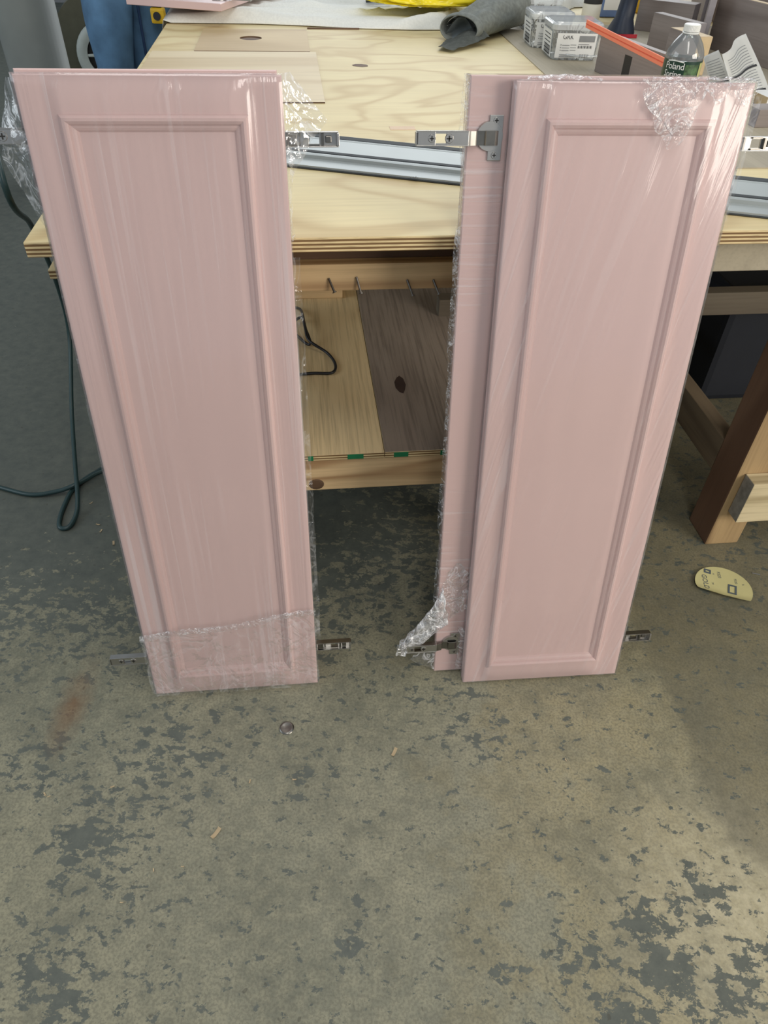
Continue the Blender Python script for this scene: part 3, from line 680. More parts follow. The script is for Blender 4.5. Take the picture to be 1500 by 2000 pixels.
# ------------------------------------------------------------------ things on the bench
# drop cloth
def cloth():
    bm = NB(); nu, nv = 110, 70
    edge = [(300, 47), (330, 46), (420, 47), (500, 48), (600, 52), (700, 57), (800, 60), (872, 60), (892, 44), (1000, 30), (1100, 26), (1120, 16), (1300, 8), (1440, 2)]
    E_ = [tz(*p_) for p_ in edge]
    x0, x1 = -.07, E_[-1].x
    def ey(x):
        for a, b in zip(E_, E_[1:]):
            if a.x <= x <= b.x: return a.y + (b.y - a.y) * (x - a.x) / (b.x - a.x)
        return E_[0].y if x < E_[0].x else E_[-1].y
    def fn(i, j):
        x = x0 + (x1 - x0) * i; e = ey(x); y = e + (2.97 - e) * j ** 1.3
        t = j ** 1.3 * (2.97 - e)
        h = .0035 + .020 * min(1, t / .03) * (1 - .5 * min(1, t / .3))
        w = noise.noise(Vector((x * 3, y * 9, 1))) * .5 + noise.noise(Vector((x * 8 + y * 4, y * 16, 4))) * .3
        ridge = 1 - abs(noise.noise(Vector((x * 2.2 + 5, y * 7 - x * 1.5, 2)))) * 2
        h += (.013 * w + .020 * max(0, ridge) ** 3) * min(1, t / .02)
        z = TZ + max(.003, h)
        if x < .0: z = TZ - .0 + .012 + x * 1.1 * (1 if x < -.01 else 0) + .004 * w; 
        if x < -.004: x = -.004 - (.02 * (1 - math.exp(x * 30)))
        return Vector((x, y, z))
    grid(bm, nu, nv, fn)
    r = bmesh.ops.extrude_face_region(bm, geom=bm.faces[:]); bmesh.ops.translate(bm, verts=[v for v in r['geom'] if isinstance(v, bmesh.types.BMVert)], vec=(0, 0, -.0016))
    o = obj('drop_cloth', bm, m_cloth, smooth=True); o.matrix_world = TM
    tag(o, 'white canvas drop cloth spread over the far part of the bench', 'cloth')
cloth()
# pink door lying on the cloth, over the left edge
pB = onz(432, 23, TZ + .044); r_ = ray(248, 9); best = None
for k in range(400):                          # where that edge, one door width long, meets the left sight line (the raised end)
    q = Vector((0, 0, HC)) + r_ * (1.2 + k * .006)
    e_ = abs((q - pB).length - .315)
    if q.z > pB.z and (best is None or e_ < best[0]): best = (e_, q)
pA = best[1]; dx = (pB - pA).normalized(); up_ = Vector((0, 0, 1)); U_ = dx.cross(up_).normalized(); nn_ = U_.cross(dx).normalized()
far = copy_tree(first)
for ch in list(far.children):
    if ch.name.startswith('plastic_wrap'):
        bpy.data.objects.remove(ch)
Mf = Matrix((dx, nn_, U_)).transposed().to_4x4()             # back face up, top edge towards the camera
Mf.translation = pB - dx * DW - U_ * DH
far.matrix_world = Mf; tag(far, 'pink cabinet door lying back up on the drop cloth beside the blue jeans', 'door')
# yellow bag
def blob(name, c, sx, sy, sz, mat, amp, freq, seed, sub=4, floor_z=None):
    bm = NB(); bmesh.ops.create_icosphere(bm, subdivisions=sub, radius=1.0)
    for v in bm.verts:
        n0 = v.co.normalized(); q = n0 * freq + Vector((seed, seed, 0))
        r = 1 + amp * (1 - 2.2 * abs(noise.noise(q))) + amp * .5 * (1 - 2 * abs(noise.noise(q * 2.3)))
        v.co = Vector((n0.x * sx * r, n0.y * sy * r, n0.z * sz * r))
        if v.co.z < 0: v.co.z *= .25
    o = obj(name, bm, mat, smooth=True); o.location = c; return o
c0 = onz(838, 14, TZ + .03)
bag = blob('plastic_bag', (c0.x - .02, c0.y - .045, TZ + .064), .185, .14, .070, m_yellow, .16, 2.4, 3.0, 5)
bag.rotation_euler = (0, 0, .1); tag(bag, 'glossy yellow plastic bag crumpled on the white drop cloth', 'bag')
bm = NB(); random.seed(8)
for i in range(9):
    x = -.05 + i * .012; bx_ = [(x, -.140, .018), (x + .003, -.140, .018), (x + .0045 + random.uniform(-.004, .004), -.118, .040 + random.uniform(-.006, .004)), (x + .0015, -.118, .040)]
    poly3(bm, bx_)
r = bmesh.ops.extrude_face_region(bm, geom=bm.faces[:]); bmesh.ops.translate(bm, verts=[v for v in r['geom'] if isinstance(v, bmesh.types.BMVert)], vec=(0, -.012, .002))
obj('print', bm, m_brownprint, bag)
# small dark tool by the bag
ct0 = onz(742, 6, TZ + .02); bm = NB(); cyl(bm, (ct0.x - .05, ct0.y + .02, TZ + .028), (ct0.x + .03, ct0.y + .01, TZ + .033), .011, .009, 14); cyl(bm, (ct0.x + .03, ct0.y + .01, TZ + .033), (ct0.x + .04, ct0.y + .01, TZ + .033), .012, .012, 14)
tag(obj('tool_handle', bm, m_black, smooth=False), 'small black tool handle lying beside the yellow bag', 'tool')
# grey rag / trouser leg
g0 = onz(1016, 62, TZ); g1 = onz(930, 88, TZ); ax = (g0 - g1); ax.z = 0; Lg = ax.length + .02; ax.normalize(); pz = Vector((-ax.y, ax.x, 0))
rag = empty('work_rag', (g1.x - .01, g1.y, TZ + .0026), math.atan2(ax.y, ax.x), 'folded grey corduroy cloth with turned cuff lying on the bench by the tubs', 'cloth')
bm = NB()
def sleeve(i, j):
    a = 2 * PI * j; x = .02 + (Lg - .01) * i
    rz = .032 + .034 * i + .006 * noise.noise(Vector((x * 14, math.cos(a) * 2, math.sin(a) * 2)))
    ry = .060 + .020 * i
    z = rz * (1 + math.sin(a)) * (1 if math.sin(a) > -.3 else .9); z = max(z, .002)
    return Vector((x + .012 * math.sin(a * 2 + 1), .05 + ry * math.cos(a) + .004 * noise.noise(Vector((x * 30, a * 2, 3))), z * .92 + .001))
grid(bm, 40, 48, sleeve)
bmesh.ops.remove_doubles(bm, verts=bm.verts[:], dist=1e-5)
bmesh.ops.holes_fill(bm, edges=[e for e in bm.edges if e.is_boundary and e.verts[0].co.x > Lg * .6])
obj('sleeve', bm, m_rag, rag, True)
bm = NB()
def cuff(i, j):
    a = 2 * PI * j; x = -.004 + .036 * i
    k = 1.0 + .08 * math.sin(PI * i)
    z = .034 * k * (1 + math.sin(a)); return Vector((x + .010 * math.sin(a + .6), .05 + .064 * k * math.cos(a), max(.001, z * .92)))
grid(bm, 8, 48, cuff); bmesh.ops.remove_doubles(bm, verts=bm.verts[:], dist=1e-5)
r = bmesh.ops.solidify(bm, geom=bm.faces[:], thickness=.003)
obj('cuff', bm, m_rag, rag, True)
bm = NB(); grid(bm, 10, 12, lambda i, j: Vector((.012 + .05 * math.sin(PI * j) * (.3 + .7 * math.sin(PI * i)), .05 + .058 * (2 * i - 1), .003 + (.058 * math.sin(PI * min(.97, max(.03, i))) ) * j)))
obj('lining', bm, m_rag_in, rag, True)
bm = NB()
def flap(i, j):
    x = -.150 + .185 * i; y = -.035 + .135 * j * (.35 + .65 * i) + .02 * (1 - i)
    z = .003 + (.030 * i ** 1.5 * math.sin(PI * min(1, j + .15))) + .006 * abs(noise.noise(Vector((x * 30, y * 24, 2)))) + .010 * max(0, .3 - abs(j - .75)) * (1 - i)
    return Vector((x, y, z))
grid(bm, 36, 28, flap); bmesh.ops.solidify(bm, geom=bm.faces[:], thickness=.0025)
obj('flap', bm, m_rag, rag, True, 'wrinkled flap spread on the bench')
# screw tubs
def tub(name, px, py, w, dpt, h, yaw, label, full=True, strip=True):
    p = onz(px, py, TZ); t = empty(name, (p.x, p.y, TZ + .0026), yaw, label, 'tub', 'clear tubs of screws on the bench')
    bm = NB(); s = .90
    def ring_(z, k): 
        hw, hd, c = w / 2 * k, dpt / 2 * k, .018
        out = []
        for (cx, cyy, a0) in ((hw - c, hd - c, 0), (-hw + c, hd - c, PI / 2), (-hw + c, -hd + c, PI), (hw - c, -hd + c, 3 * PI / 2)):
            for q in range(5): a = a0 + q * PI / 8; out.append(Vector((w / 2 + cx + c * math.cos(a), dpt / 2 + cyy + c * math.sin(a), z)))
        return out
    rs = [ring_(0, .88), ring_(.004, .92), ring_(h * .84, 1.0)]
    VS = [[bm.verts.new(q) for q in r_] for r_ in rs]
    for A, B in zip(VS, VS[1:]):
        for i in range(20): bm.faces.new((A[i], A[(i + 1) % 20], B[(i + 1) % 20], B[i]))
    bm.faces.new(VS[0][::-1]); obj('body', bm, m_tub, t, False)
    bm = NB(); rs = [ring_(h * .80, 1.04), ring_(h * .93, 1.05), ring_(h * .97, 1.01), ring_(h * .97, .93), ring_(h, .91)]
    VS = [[bm.verts.new(q) for q in r_] for r_ in rs]
    for A, B in zip(VS, VS[1:]):
        for i in range(20): bm.faces.new((A[i], A[(i + 1) % 20], B[(i + 1) % 20], B[i]))
    bm.faces.new(VS[-1]); obj('lid', bm, m_lid, t, False)
    # screws inside
    bm = NB(); random.seed(int(px))
    for i in range(160):
        a = Vector((random.uniform(.16, .84) * w, random.uniform(.16, .84) * dpt, random.uniform(.008, h * .62))); 
        dd = Vector((random.uniform(-.4, .4), random.uniform(-.4, .4), random.uniform(-1, 1))).normalized() * .020
        b = a + dd
        b.x = min(max(b.x, .14 * w), .86 * w); b.y = min(max(b.y, .14 * dpt), .86 * dpt); b.z = max(b.z, .006)
        if (b - a).length > .004: cyl(bm, a, b, .0024, .0012, 5)
    o = obj('screws', bm, m_screw, t); o['kind'] = 'stuff'
    # paper label on the front and the left side
    bm = NB(); k = .965; fy = dpt / 2 * (1 - k) - .0022
    def face_label(q0, q1, z0, z1, side):
        if side == 'front': return [(q0, dpt / 2 * (1 - .925) - .0020, z0), (q1, dpt / 2 * (1 - .925) - .0020, z0), (q1, dpt / 2 * (1 - .985) - .0020, z1), (q0, dpt / 2 * (1 - .985) - .0020, z1)]
        return [(w / 2 * (1 - .925) - .0020, q0, z0), (w / 2 * (1 - .925) - .0020, q1, z0), (w / 2 * (1 - .985) - .0020, q1, z1), (w / 2 * (1 - .985) - .0020, q0, z1)]
    poly3(bm, face_label(.012, w * .90, .006, h * .72, 'front')); obj('label', bm, m_paper, t)
    bm = NB(); poly3(bm, face_label(.015, dpt * .93, .006, h * .74, 'left')); obj('label', bm, m_paper, t)
    # print on the front
    bm = NB(); bg_ = NB()
    def pr(b_, x0, z0, x1, z1):
        f0 = lambda z: dpt / 2 * (1 - (.925 + .06 * z / (h * .78))) - .0030
        poly3(b_, [(x0, f0(z0), z0), (x1, f0(z0), z0), (x1, f0(z1), z1), (x0, f0(z1), z1)])
    W_ = w
    pr(bg_, W_ * .54, h * .50, W_ * .86, h * .66); 
    for r_ in range(3):
        pr(bm, W_ * .18, h * (.40 - .07 * r_), W_ * .19, h * (.43 - .07 * r_)); pr(bg_, W_ * .21, h * (.40 - .07 * r_), W_ * .36, h * (.415 - .07 * r_)); pr(bg_, W_ * .38, h * (.41 - .07 * r_), W_ * .50, h * (.425 - .07 * r_))
    pr(bm, W_ * .54, h * .425, W_ * .76, h * .435)
    for i in range(14): pr(bm, W_ * (.54 + .021 * i), h * .33, W_ * (.54 + .021 * i + (.006 if i % 3 else .013)), h * .40)
    for i in range(8): pr(bm, W_ * (.60 + .025 * i), h * .08, W_ * (.60 + .025 * i + (.008 if i % 2 else .016)), h * .17)
    pr(bg_, W_ * .18, h * .09, W_ * .50, h * .11); pr(bg_, W_ * .18, h * .14, W_ * .54, h * .16)
    for q in range(6):                           # left side print
        zz = h * (.62 - .10 * q); f0 = w / 2 * (1 - (.925 + .06 * zz / (h * .78))) - .0030
        poly3(bm, [(f0, dpt * .20, zz), (f0, dpt * .72, zz), (f0, dpt * .72, zz + h * .02), (f0, dpt * .20, zz + h * .02)])
    for i in range(10):
        f0 = w / 2 * (1 - .945) - .0030
        poly3(bm, [(f0, dpt * (.2 + .05 * i), h * .1), (f0, dpt * (.225 + .05 * i), h * .1), (f0 - .0006, dpt * (.225 + .05 * i), h * .34), (f0 - .0006, dpt * (.2 + .05 * i), h * .34)])
    obj('print', bm, m_ink, t); obj('print', bg_, m_greyink, t)
    tb = text_bm('GRK', h * .17); o = obj('lettering', tb, m_ink, t); o.rotation_euler = (PI / 2 - .06, 0, 0); o.location = (W_ * .20, dpt / 2 * (1 - .965) - .0034, h * .57)
    if strip:                                    # bail handle folded down
        bm = NB(); tube(bm, spline([(w * 1.02, dpt * .45, h * .80), (w * 1.06, dpt * .1, h * .45), (w * 1.0, -.006, h * .17), (w * .6, -.010, h * .15), (w * .3, -.008, h * .17)], 8), .0028, 8); obj('handle', bm, m_tub, t, True)
    return t
tub('screw_tub', 1073, 120, .135, .125, .088, YAW - .05, 'clear screw tub with white label, nearest and largest of the three tubs')
tub('screw_tub', 1034, 96, .12, .12, .088, YAW - .05, 'clear screw tub in the middle, just behind the nearest tub', strip=False)
tub('screw_tub', 1020, 62, .12, .12, .088, YAW - .05, 'clear screw tub partly behind the grey cloth, farthest of the three', strip=False)
# glue bottle
p = onz(1158, 44, TZ); gb = empty('glue_bottle', (p.x, p.y + .06, TZ + .0026), 0, 'white glue bottle with red cap behind the nearest screw tub', 'bottle')
bm = NB(); lathe(bm, [(0, 0), (.030, 0), (.032, .004), (.032, .105), (.026, .122), (.018, .130), (.017, .155), (0, .155)]); obj('body', bm, m_white, gb, True)
bm = NB(); lathe(bm, [(0, .1555), (.019, .1555), (.017, .178), (.008, .186), (.006, .205), (0, .205)]); obj('cap', bm, m_red, gb, True)
bm = NB(); lathe(bm, [(.0325, .045), (.0325, .100)], n=24, a0=-PI * .95, a1=-PI * .05); obj('label', bm, m_ink, gb, True)
# blue and white carton
p = onz(1180, 42, TZ); cb = empty('carton', (p.x, p.y + .08, TZ + .0026), YAW, 'pale blue and white carton standing left of the navy tool', 'box')
bm = NB(); box(bm, (0, 0, 0), (.075, .05, .19), .001); obj('body', bm, m_blueprint, cb)
bm = NB(); box(bm, (.008, -.0006, .02), (.066, -.0002, .06)); obj('label', bm, m_paper, cb)
# navy drill grip
p = onz(1212, 72, TZ); nv = empty('drill', (p.x, p.y + .02, TZ + .0026), YAW, 'navy and black cordless tool standing on its base with red trim', 'tool')
bm = NB(); A = [(.0, .036, .055), (.012, .036, .055), (.045, .026, .032), (.09, .024, .028), (.135, .026, .030), (.16, .030, .050), (.20, .030, .070)]
prev = None
for z, hx, hy in A:
    rg = [bm.verts.new((hx * math.copysign(abs(math.cos(a)) ** .7, math.cos(a)) + z * .10, hy * math.copysign(abs(math.sin(a)) ** .7, math.sin(a)), z)) for a in [2 * PI * i / 20 for i in range(20)]]
    if prev:
        for i in range(20): bm.faces.new((prev[i], prev[(i + 1) % 20], rg[(i + 1) % 20], rg[i]))
    else: bm.faces.new(rg[::-1])
    prev = rg
bm.faces.new(prev); obj('body', bm, m_navy, nv, True)
bm = NB(); cyl(bm, (.024, 0, .175), (.024, -.10, .180), .032, .024, 20); obj('chuck', bm, m_navy, nv, True)
bm = NB(); tube(bm, spline([(.052, -.03, .165), (.060, -.02, .14), (.050, -.02, .12), (.046, -.02, .10)], 6), .005, 8); obj('trigger', bm, m_red, nv, True)
bm = NB(); box(bm, (-.036, -.056, .0), (.036, -.0535, .010)); obj('trim', bm, m_red, nv)
# yellow can and white box behind
p = onz(1262, 30, TZ); yc = empty('spray_can', (p.x, p.y + .05, TZ + .0026), 0, 'yellow and black labelled can behind the navy tool', 'can')
bm = NB(); lathe(bm, [(0, 0), (.033, 0), (.033, .16), (.020, .175), (0, .175)]); obj('body', bm, m_yel, yc, True)
for z0, z1 in ((.075, .085), (.10, .125), (.135, .145)):
    bm = NB(); lathe(bm, [(.0336, z0), (.0336, z1)], n=28); obj('print', bm, m_ink, yc, True)
p = onz(1284, 30, TZ); wb = empty('carton', (p.x, p.y + .04, TZ + .0026), YAW, 'plain white carton between the yellow can and the dark boards', 'box')
bm = NB(); box(bm, (0, 0, 0), (.14, .09, .16), .001); obj('body', bm, m_paper, wb)
bm = NB(); box(bm, (-.0005, -.0012, .0), (.02, -.0002, .16)); obj('edge_tape', bm, m_tanedge, wb)
# dark boards: bottom front edge from pixel to pixel, standing on z0
def board(u0, v0, u1, v1, z0, h, th, label, mats=None, name='dark_board', lift=0.0, edge=True, group=None, cat='board'):
    a, b = onz(u0, v0, z0), onz(u1, v1, z0); d = b - a; L = d.length
    t = empty(name, (a.x, a.y, z0 + .0024 + lift), math.atan2(d.y, d.x), label, cat, group)
    bm = NB(); box(bm, (0, 0, 0), (L, th, h), .0012)
    for f in bm.faces: f.material_index = 1 if abs(f.normal.x) > .9 else 0
    obj('plank', bm, mats or [m_walnut, m_walnutend], t)
    if edge:
        bm = NB(); box(bm, (.001, .001, h), (L - .001, th - .001, h + .0008)); obj('edge_band', bm, m_tanedge, t)
    return t
GB = 'dark stained boards piled at the right of the bench'
t = board(1160, 141, 1310, 208, TZ, .088, .019, 'dark brown board on edge with a notch, right of the nearest tub', edge=False, group=GB)
bm = NB(); w_ = ty(1250, 150, 0)
L_ = t.children[0].dimensions.x
box(bm, (L_ * .36, -.0006, .0), (L_ * .45, .0002, .060)); obj('notch', bm, m_recess, t)
bo = t
board(1262, 92, 1345, 118, TZ, .085, .030, 'dark board block standing behind the notched board', edge=False, group=GB)
board(1237, 60, 1342, 74, TZ, .085, .060, 'dark beam with pale top lying left of the tall dark panels', edge=False, group=GB)
board(1291, 128, 1345, 150, TZ, .085, .04, 'short block with tan end grain left of the water bottle', mats=[m_walnut, m_tanedge], group=GB)
board(1342, 34, 1362, 60, TZ, .22, .03, 'upright dark post at the left end of the tall panels', edge=False, group=GB)
board(1378, 95, 1620, 180, TZ, .135, .020, 'long dark panel standing on edge behind the crumpled leaflet', group=GB)
board(1384, 42, 1640, 105, TZ, .215, .020, 'tallest dark panel at the far right with a tan top edge', group=GB)
board(1371, 108, 1380, 62, TZ, .15, .018, 'dark end panel joining the two long dark panels', edge=False, group=GB)
board(1472, 252, 1560, 250, TZ, .034, .05, 'short dark strip lying on the bench at the right edge', edge=False, group=GB)
t = board(1490, 222, 1580, 220, TZ, .030, .07, 'pale wooden offcut behind the short dark strip', mats=[m_paper, m_tanedge], name='offcut', edge=False, cat='offcut')
# orange strip resting on the notched board
h0 = TZ + .088 + .004
s0, s1 = onz(1146, 46, h0 + .012), onz(1300, 124, h0 + .002)
d = s1 - s0
t = empty('orange_strip', s0, 0, 'bright orange plastic strip resting along the notched dark board', 'strip')
t.matrix_world = Matrix.Translation(s0) @ d.to_track_quat('X', 'Z').to_matrix().to_4x4()
bm = NB(); box(bm, (0, -.002, -.0085), (d.length, .002, .0085), .001); obj('bar', bm, m_orange, t)
bm = NB(); box(bm, (.0, -.0024, -.001), (d.length, -.0019, .001)); obj('groove', bm, plain('orange_edge', srgb(230, 92, 66), .5), t)
# water bottle
p = onz(1353, 50, TZ + .205)
wbt = empty('water_bottle', (p.x, p.y, TZ + .0026), 0, 'clear plastic water bottle with white cap and green label by the dark boards', 'bottle')
bm = NB(); prof = [(0, .003), (.020, .001), (.030, .004), (.0322, .014), (.0318, .03), (.0322, .05), (.0322, .155), (.0326, .158), (.0322, .161), (.0300, .168), (.0250, .178), (.0180, .187), (.0128, .192), (.0115, .1955)]
lathe(bm, prof, n=40); obj('body', bm, m_pet, wbt, True)
bm = NB(); lathe(bm, [(.0115, .1915), (.0142, .1915), (.0142, .1932), (.0118, .1935)], n=32); obj('neck_ring', bm, m_white, wbt, True)
bm = NB(); n = 72
R0 = []
for z, kk in ((.1945, 1), (.2038, 1)):
    R0.append([bm.verts.new(((.0133 + (.0006 if i % 2 else 0)) * math.cos(2 * PI * i / n), (.0133 + (.0006 if i % 2 else 0)) * math.sin(2 * PI * i / n), z)) for i in range(n)])
R0.append([bm.verts.new((.0122 * math.cos(2 * PI * i / n), .0122 * math.sin(2 * PI * i / n), .2050)) for i in range(n)])
for A, B in zip(R0, R0[1:]):
    for i in range(n): bm.faces.new((A[i], A[(i + 1) % n], B[(i + 1) % n], B[i]))
bm.faces.new(R0[-1]); bm.faces.new(R0[0][::-1]); obj('cap', bm, m_white, wbt)
bm = NB(); lathe(bm, [(0, .004), (.0295, .006), (.0312, .014), (.0312, .150), (0, .150)], n=32); obj('water', bm, m_water, wbt, True)
va = math.atan2(-p.y, -p.x)                   # direction of the camera as seen from the bottle
bm = NB(); lathe(bm, [(.0326, .070), (.0326, .1545)], n=64); obj('label', bm, m_labelgreen, wbt, True)
def on_cyl(bm, r, a0, z0):
    for v in bm.verts:
        a = a0 + v.co.x / r; v.co = Vector((r * math.cos(a), r * math.sin(a), z0 + v.co.y))
    return bm
bm = NB(); grid(bm, 12, 1, lambda i, j: Vector((.006 + .026 * i, .072 + .078 * j, 0))); on_cyl(bm, .0329, va, 0); obj('picture', bm, m_labelwood, wbt, True, 'printed woodland picture')
bm = NB(); grid(bm, 6, 1, lambda i, j: Vector((.035 + .010 * i, .072 + .080 * j, 0))); on_cyl(bm, .0329, va, 0); obj('picture', bm, m_labelcream, wbt, True, 'printed cream panel')
for s_, z in (('Poland', .1420), ('Spring', .1298)):
    bm = text_bm(s_, .0142, .92)
    bmesh.ops.triangulate(bm, faces=bm.faces[:]); on_cyl(bm, .0332, va - .92, z); obj('lettering', bm, m_white, wbt)
bm = NB(); grid(bm, 20, 1, lambda i, j: Vector((-.030 + .030 * i, .1516 + .0022 * math.sin(PI * (.12 + .8 * i)) + .0016 * j, 0))); on_cyl(bm, .0332, va + .08, 0); obj('print', bm, m_white, wbt, True)
# leaflet
def leaflet(pts_bot, pts_top, name, label, wave, seed, nlines, bars):
    t = empty(name, (pts_bot[0].x, pts_bot[0].y, TZ + .0026), 0, label, 'leaflet')
    o0 = Vector((pts_bot[0].x, pts_bot[0].y, TZ + .0026))
    def S_(i, j, off=0.0):
        b = pts_bot[0].lerp(pts_bot[1], i); tp_ = pts_top[0].lerp(pts_top[1], i); q = b.lerp(tp_, j)
        nrm = (pts_bot[1] - pts_bot[0]).cross(pts_top[0] - pts_bot[0]).normalized()
        if nrm.y > 0: nrm = -nrm
        return q - o0 + nrm * (wave * math.sin(i * 5.5 + seed) * (.4 + .6 * j) + off + .004 * math.sin(j * 4)) 
    bm = NB(); grid(bm, 30, 20, lambda i, j: S_(i, j)); bmesh.ops.solidify(bm, geom=bm.faces[:], thickness=.0004); obj('sheet', bm, m_paper, t, True)
    bm = NB()
    for k in range(nlines):
        j = .06 + .84 * k / nlines
        if any(abs(j - b_) < .03 for b_ in bars): continue
        grid(bm, 20, 1, lambda i, q, j=j: S_(.08 + .80 * i, j + .010 * q, .0010))
    obj('print', bm, m_greyink, t)
    bm = NB()
    bm.free()
    for b_ in bars:
        bm = NB(); grid(bm, 20, 1, lambda i, q, b_=b_: S_(.05 + .88 * i, b_ + .030 * q, .0012)); obj('print', bm, m_ink, t)
B0, B1 = onz(1432, 215, TZ + .004), onz(1512, 204, TZ + .004)
T0, T1 = onz(1408, 106, TZ + .115), onz(1460, 66, TZ + .125)
leaflet([B0, B1], [T0, T1], 'leaflet', 'larger crumpled printed leaflet curling up beside the water bottle', .010, .6, 22, (.22, .56))
B0, B1 = onz(1390, 200, TZ + .004), onz(1436, 200, TZ + .004)
T0, T1 = onz(1372, 112, TZ + .088), onz(1402, 98, TZ + .090)
leaflet([B0, B1], [T0, T1], 'leaflet', 'smaller crumpled printed leaflet between the bottle and the larger one', .007, 2.0, 16, (.40,))

# ------------------------------------------------------------------ left background
mc = onz(196, 92, .55); my = 4.6
k_ = (my) / ray(196, 88).y; mpos = Vector((0, 0, HC)) + ray(196, 88) * k_
mach = empty('shop_machine', (mpos.x, my, 0), .25, 'round dark olive machine with a pale spoked wheel behind the blue jeans', 'machine')
hz = mpos.z
rm = .235
bm = NB(); cyl(bm, (0, 0, hz), (0, .16, hz), rm, rm, 48); obj('drum', bm, m_olive, mach)
bm = NB(); lathe(bm, [(.105, -.01), (.125, -.022), (.148, -.022), (.160, -.01), (.160, .01), (.105, .01), (.105, -.01)], n=40)
for v in bm.verts: v.co = Vector((v.co.x + .03, v.co.z - .02, hz - .045 + v.co.y))
obj('wheel_rim', bm, m_pale, mach, True)
bm = NB(); cyl(bm, (.03, -.040, hz - .045), (.03, -.002, hz - .045), .028, .028, 20); obj('hub', bm, m_pale, mach)
for i in range(8):
    a = i * PI / 4; bm = NB(); cyl(bm, (.03 + .026 * math.cos(a), -.02, hz - .045 + .026 * math.sin(a)), (.03 + .112 * math.cos(a), -.02, hz - .045 + .112 * math.sin(a)), .009, .007, 8); obj('spoke', bm, m_pale, mach)
bm = NB(); cyl(bm, (.03, -.006, hz - .045), (.03, -.002, hz - .045), .11, .11, 32); obj('guard', bm, m_recess, mach)
bm = NB(); box(bm, (-.10, .02, 0), (.10, .14, hz - rm + .02), .004); obj('stand', bm, m_olive, mach)
bm = NB(); box(bm, (-.28, .0, 0), (-.20, .1, .30), .01); tag_o = obj('foot_box', bm, m_pale, mach)

# person: standing left of the bench, only the trousers are in the photograph
def skin_obj(name, verts, edges, radii, mat, parent, sub=2, root=0):
    me = bpy.data.meshes.new(name); me.from_pydata([tuple(v) for v in verts], edges, []); o = bpy.data.objects.new(name, me); C.objects.link(o)
    o.modifiers.new('skin', 'SKIN').use_smooth_shade = True
    sv = me.skin_vertices[0].data
    for i, r_ in enumerate(radii):
        sv[i].radius = r_ if isinstance(r_, tuple) else (r_, r_); sv[i].use_root = (i == root)
    s_ = o.modifiers.new('sub', 'SUBSURF'); s_.levels = sub; s_.render_levels = sub
    me.materials.append(mat); o.parent = parent; return o
PY = 3.28
def at_y(u, v, y): r_ = ray(u, v); return Vector((0, 0, HC)) + r_ * (y / r_.y)
kl = at_y(215, 60, PY); kr = at_y(287, 60, PY + .12)
pc = Vector(((kl.x + kr.x) / 2 + .01, PY + .06, 0))
per = empty('person', pc, 0, 'person in blue jeans standing at the left side of the bench with a tape measure', 'person')
lx, rx = kl.x - pc.x, kr.x - pc.x
V = [(0.0, .03, .98), (lx * .75, .0, .93), (lx, -.06, .72), (lx * 1.05, -.075, .50), (lx * 1.0, -.02, .28), (lx * 1.0, .02, .085),
     (rx * .75, .06, .93), (rx, .06, .72), (rx * 1.02, .05, .50), (rx * 1.0, .08, .28), (rx * .98, .10, .085), (0, .03, 1.04)]
E_ = [(0, 1), (1, 2), (2, 3), (3, 4), (4, 5), (0, 6), (6, 7), (7, 8), (8, 9), (9, 10), (0, 11)]
R_ = [.155, .118, .098, .066, .076, .066, .118, .100, .082, .076, .066, (.165, .12)]
V2 = [(0, .03, 1.0), (0, .03, 1.16), (0, .04, 1.34), (0, .045, 1.46), (0, .03, 1.53), (0, .02, 1.62), (0, .01, 1.70),
      (-.17, .045, 1.43), (-.22, .03, 1.20), (-.19, -.16, 1.06), (-.17, -.24, 1.05), (.17, .045, 1.43), (.22, .03, 1.20), (.19, -.16, 1.06), (.17, -.24, 1.05),
      (lx * .75, .0, .93), (lx, -.06, .72), (lx * 1.05, -.075, .50), (lx, -.02, .28), (lx, .02, .075), (rx * .75, .06, .93), (rx, .06, .72), (rx * 1.02, .05, .50), (rx, .08, .28), (rx * .98, .10, .075)]
E2 = [(0, 1), (1, 2), (2, 3), (3, 4), (4, 5), (5, 6), (3, 7), (7, 8), (8, 9), (9, 10), (3, 11), (11, 12), (12, 13), (13, 14), (0, 15), (15, 16), (16, 17), (17, 18), (18, 19), (0, 20), (20, 21), (21, 22), (22, 23), (23, 24)]
R2 = [(.10, .08), (.12, .09), (.14, .10), (.07, .06), .052, (.075, .09), (.07, .085), .058, .046, .036, .030, .058, .046, .036, .030, .05, .055, .045, .045, .04, .05, .055, .045, .045, .04]
skin_obj('body', V2, E2, R2, m_skin, per)
skin_obj('jeans', V, E_, R_, m_jeans, per)
V3 = [(0, .03, .97), (0, .03, 1.16), (0, .04, 1.34), (0, .045, 1.45), (-.17, .045, 1.43), (-.22, .03, 1.22), (.17, .045, 1.43), (.22, .03, 1.22)]
skin_obj('shirt', V3, [(0, 1), (1, 2), (2, 3), (3, 4), (4, 5), (3, 6), (6, 7)], [(.200, .160), (.170, .135), (.165, .125), (.085, .08), .078, .066, .078, .066], m_shirt, per)
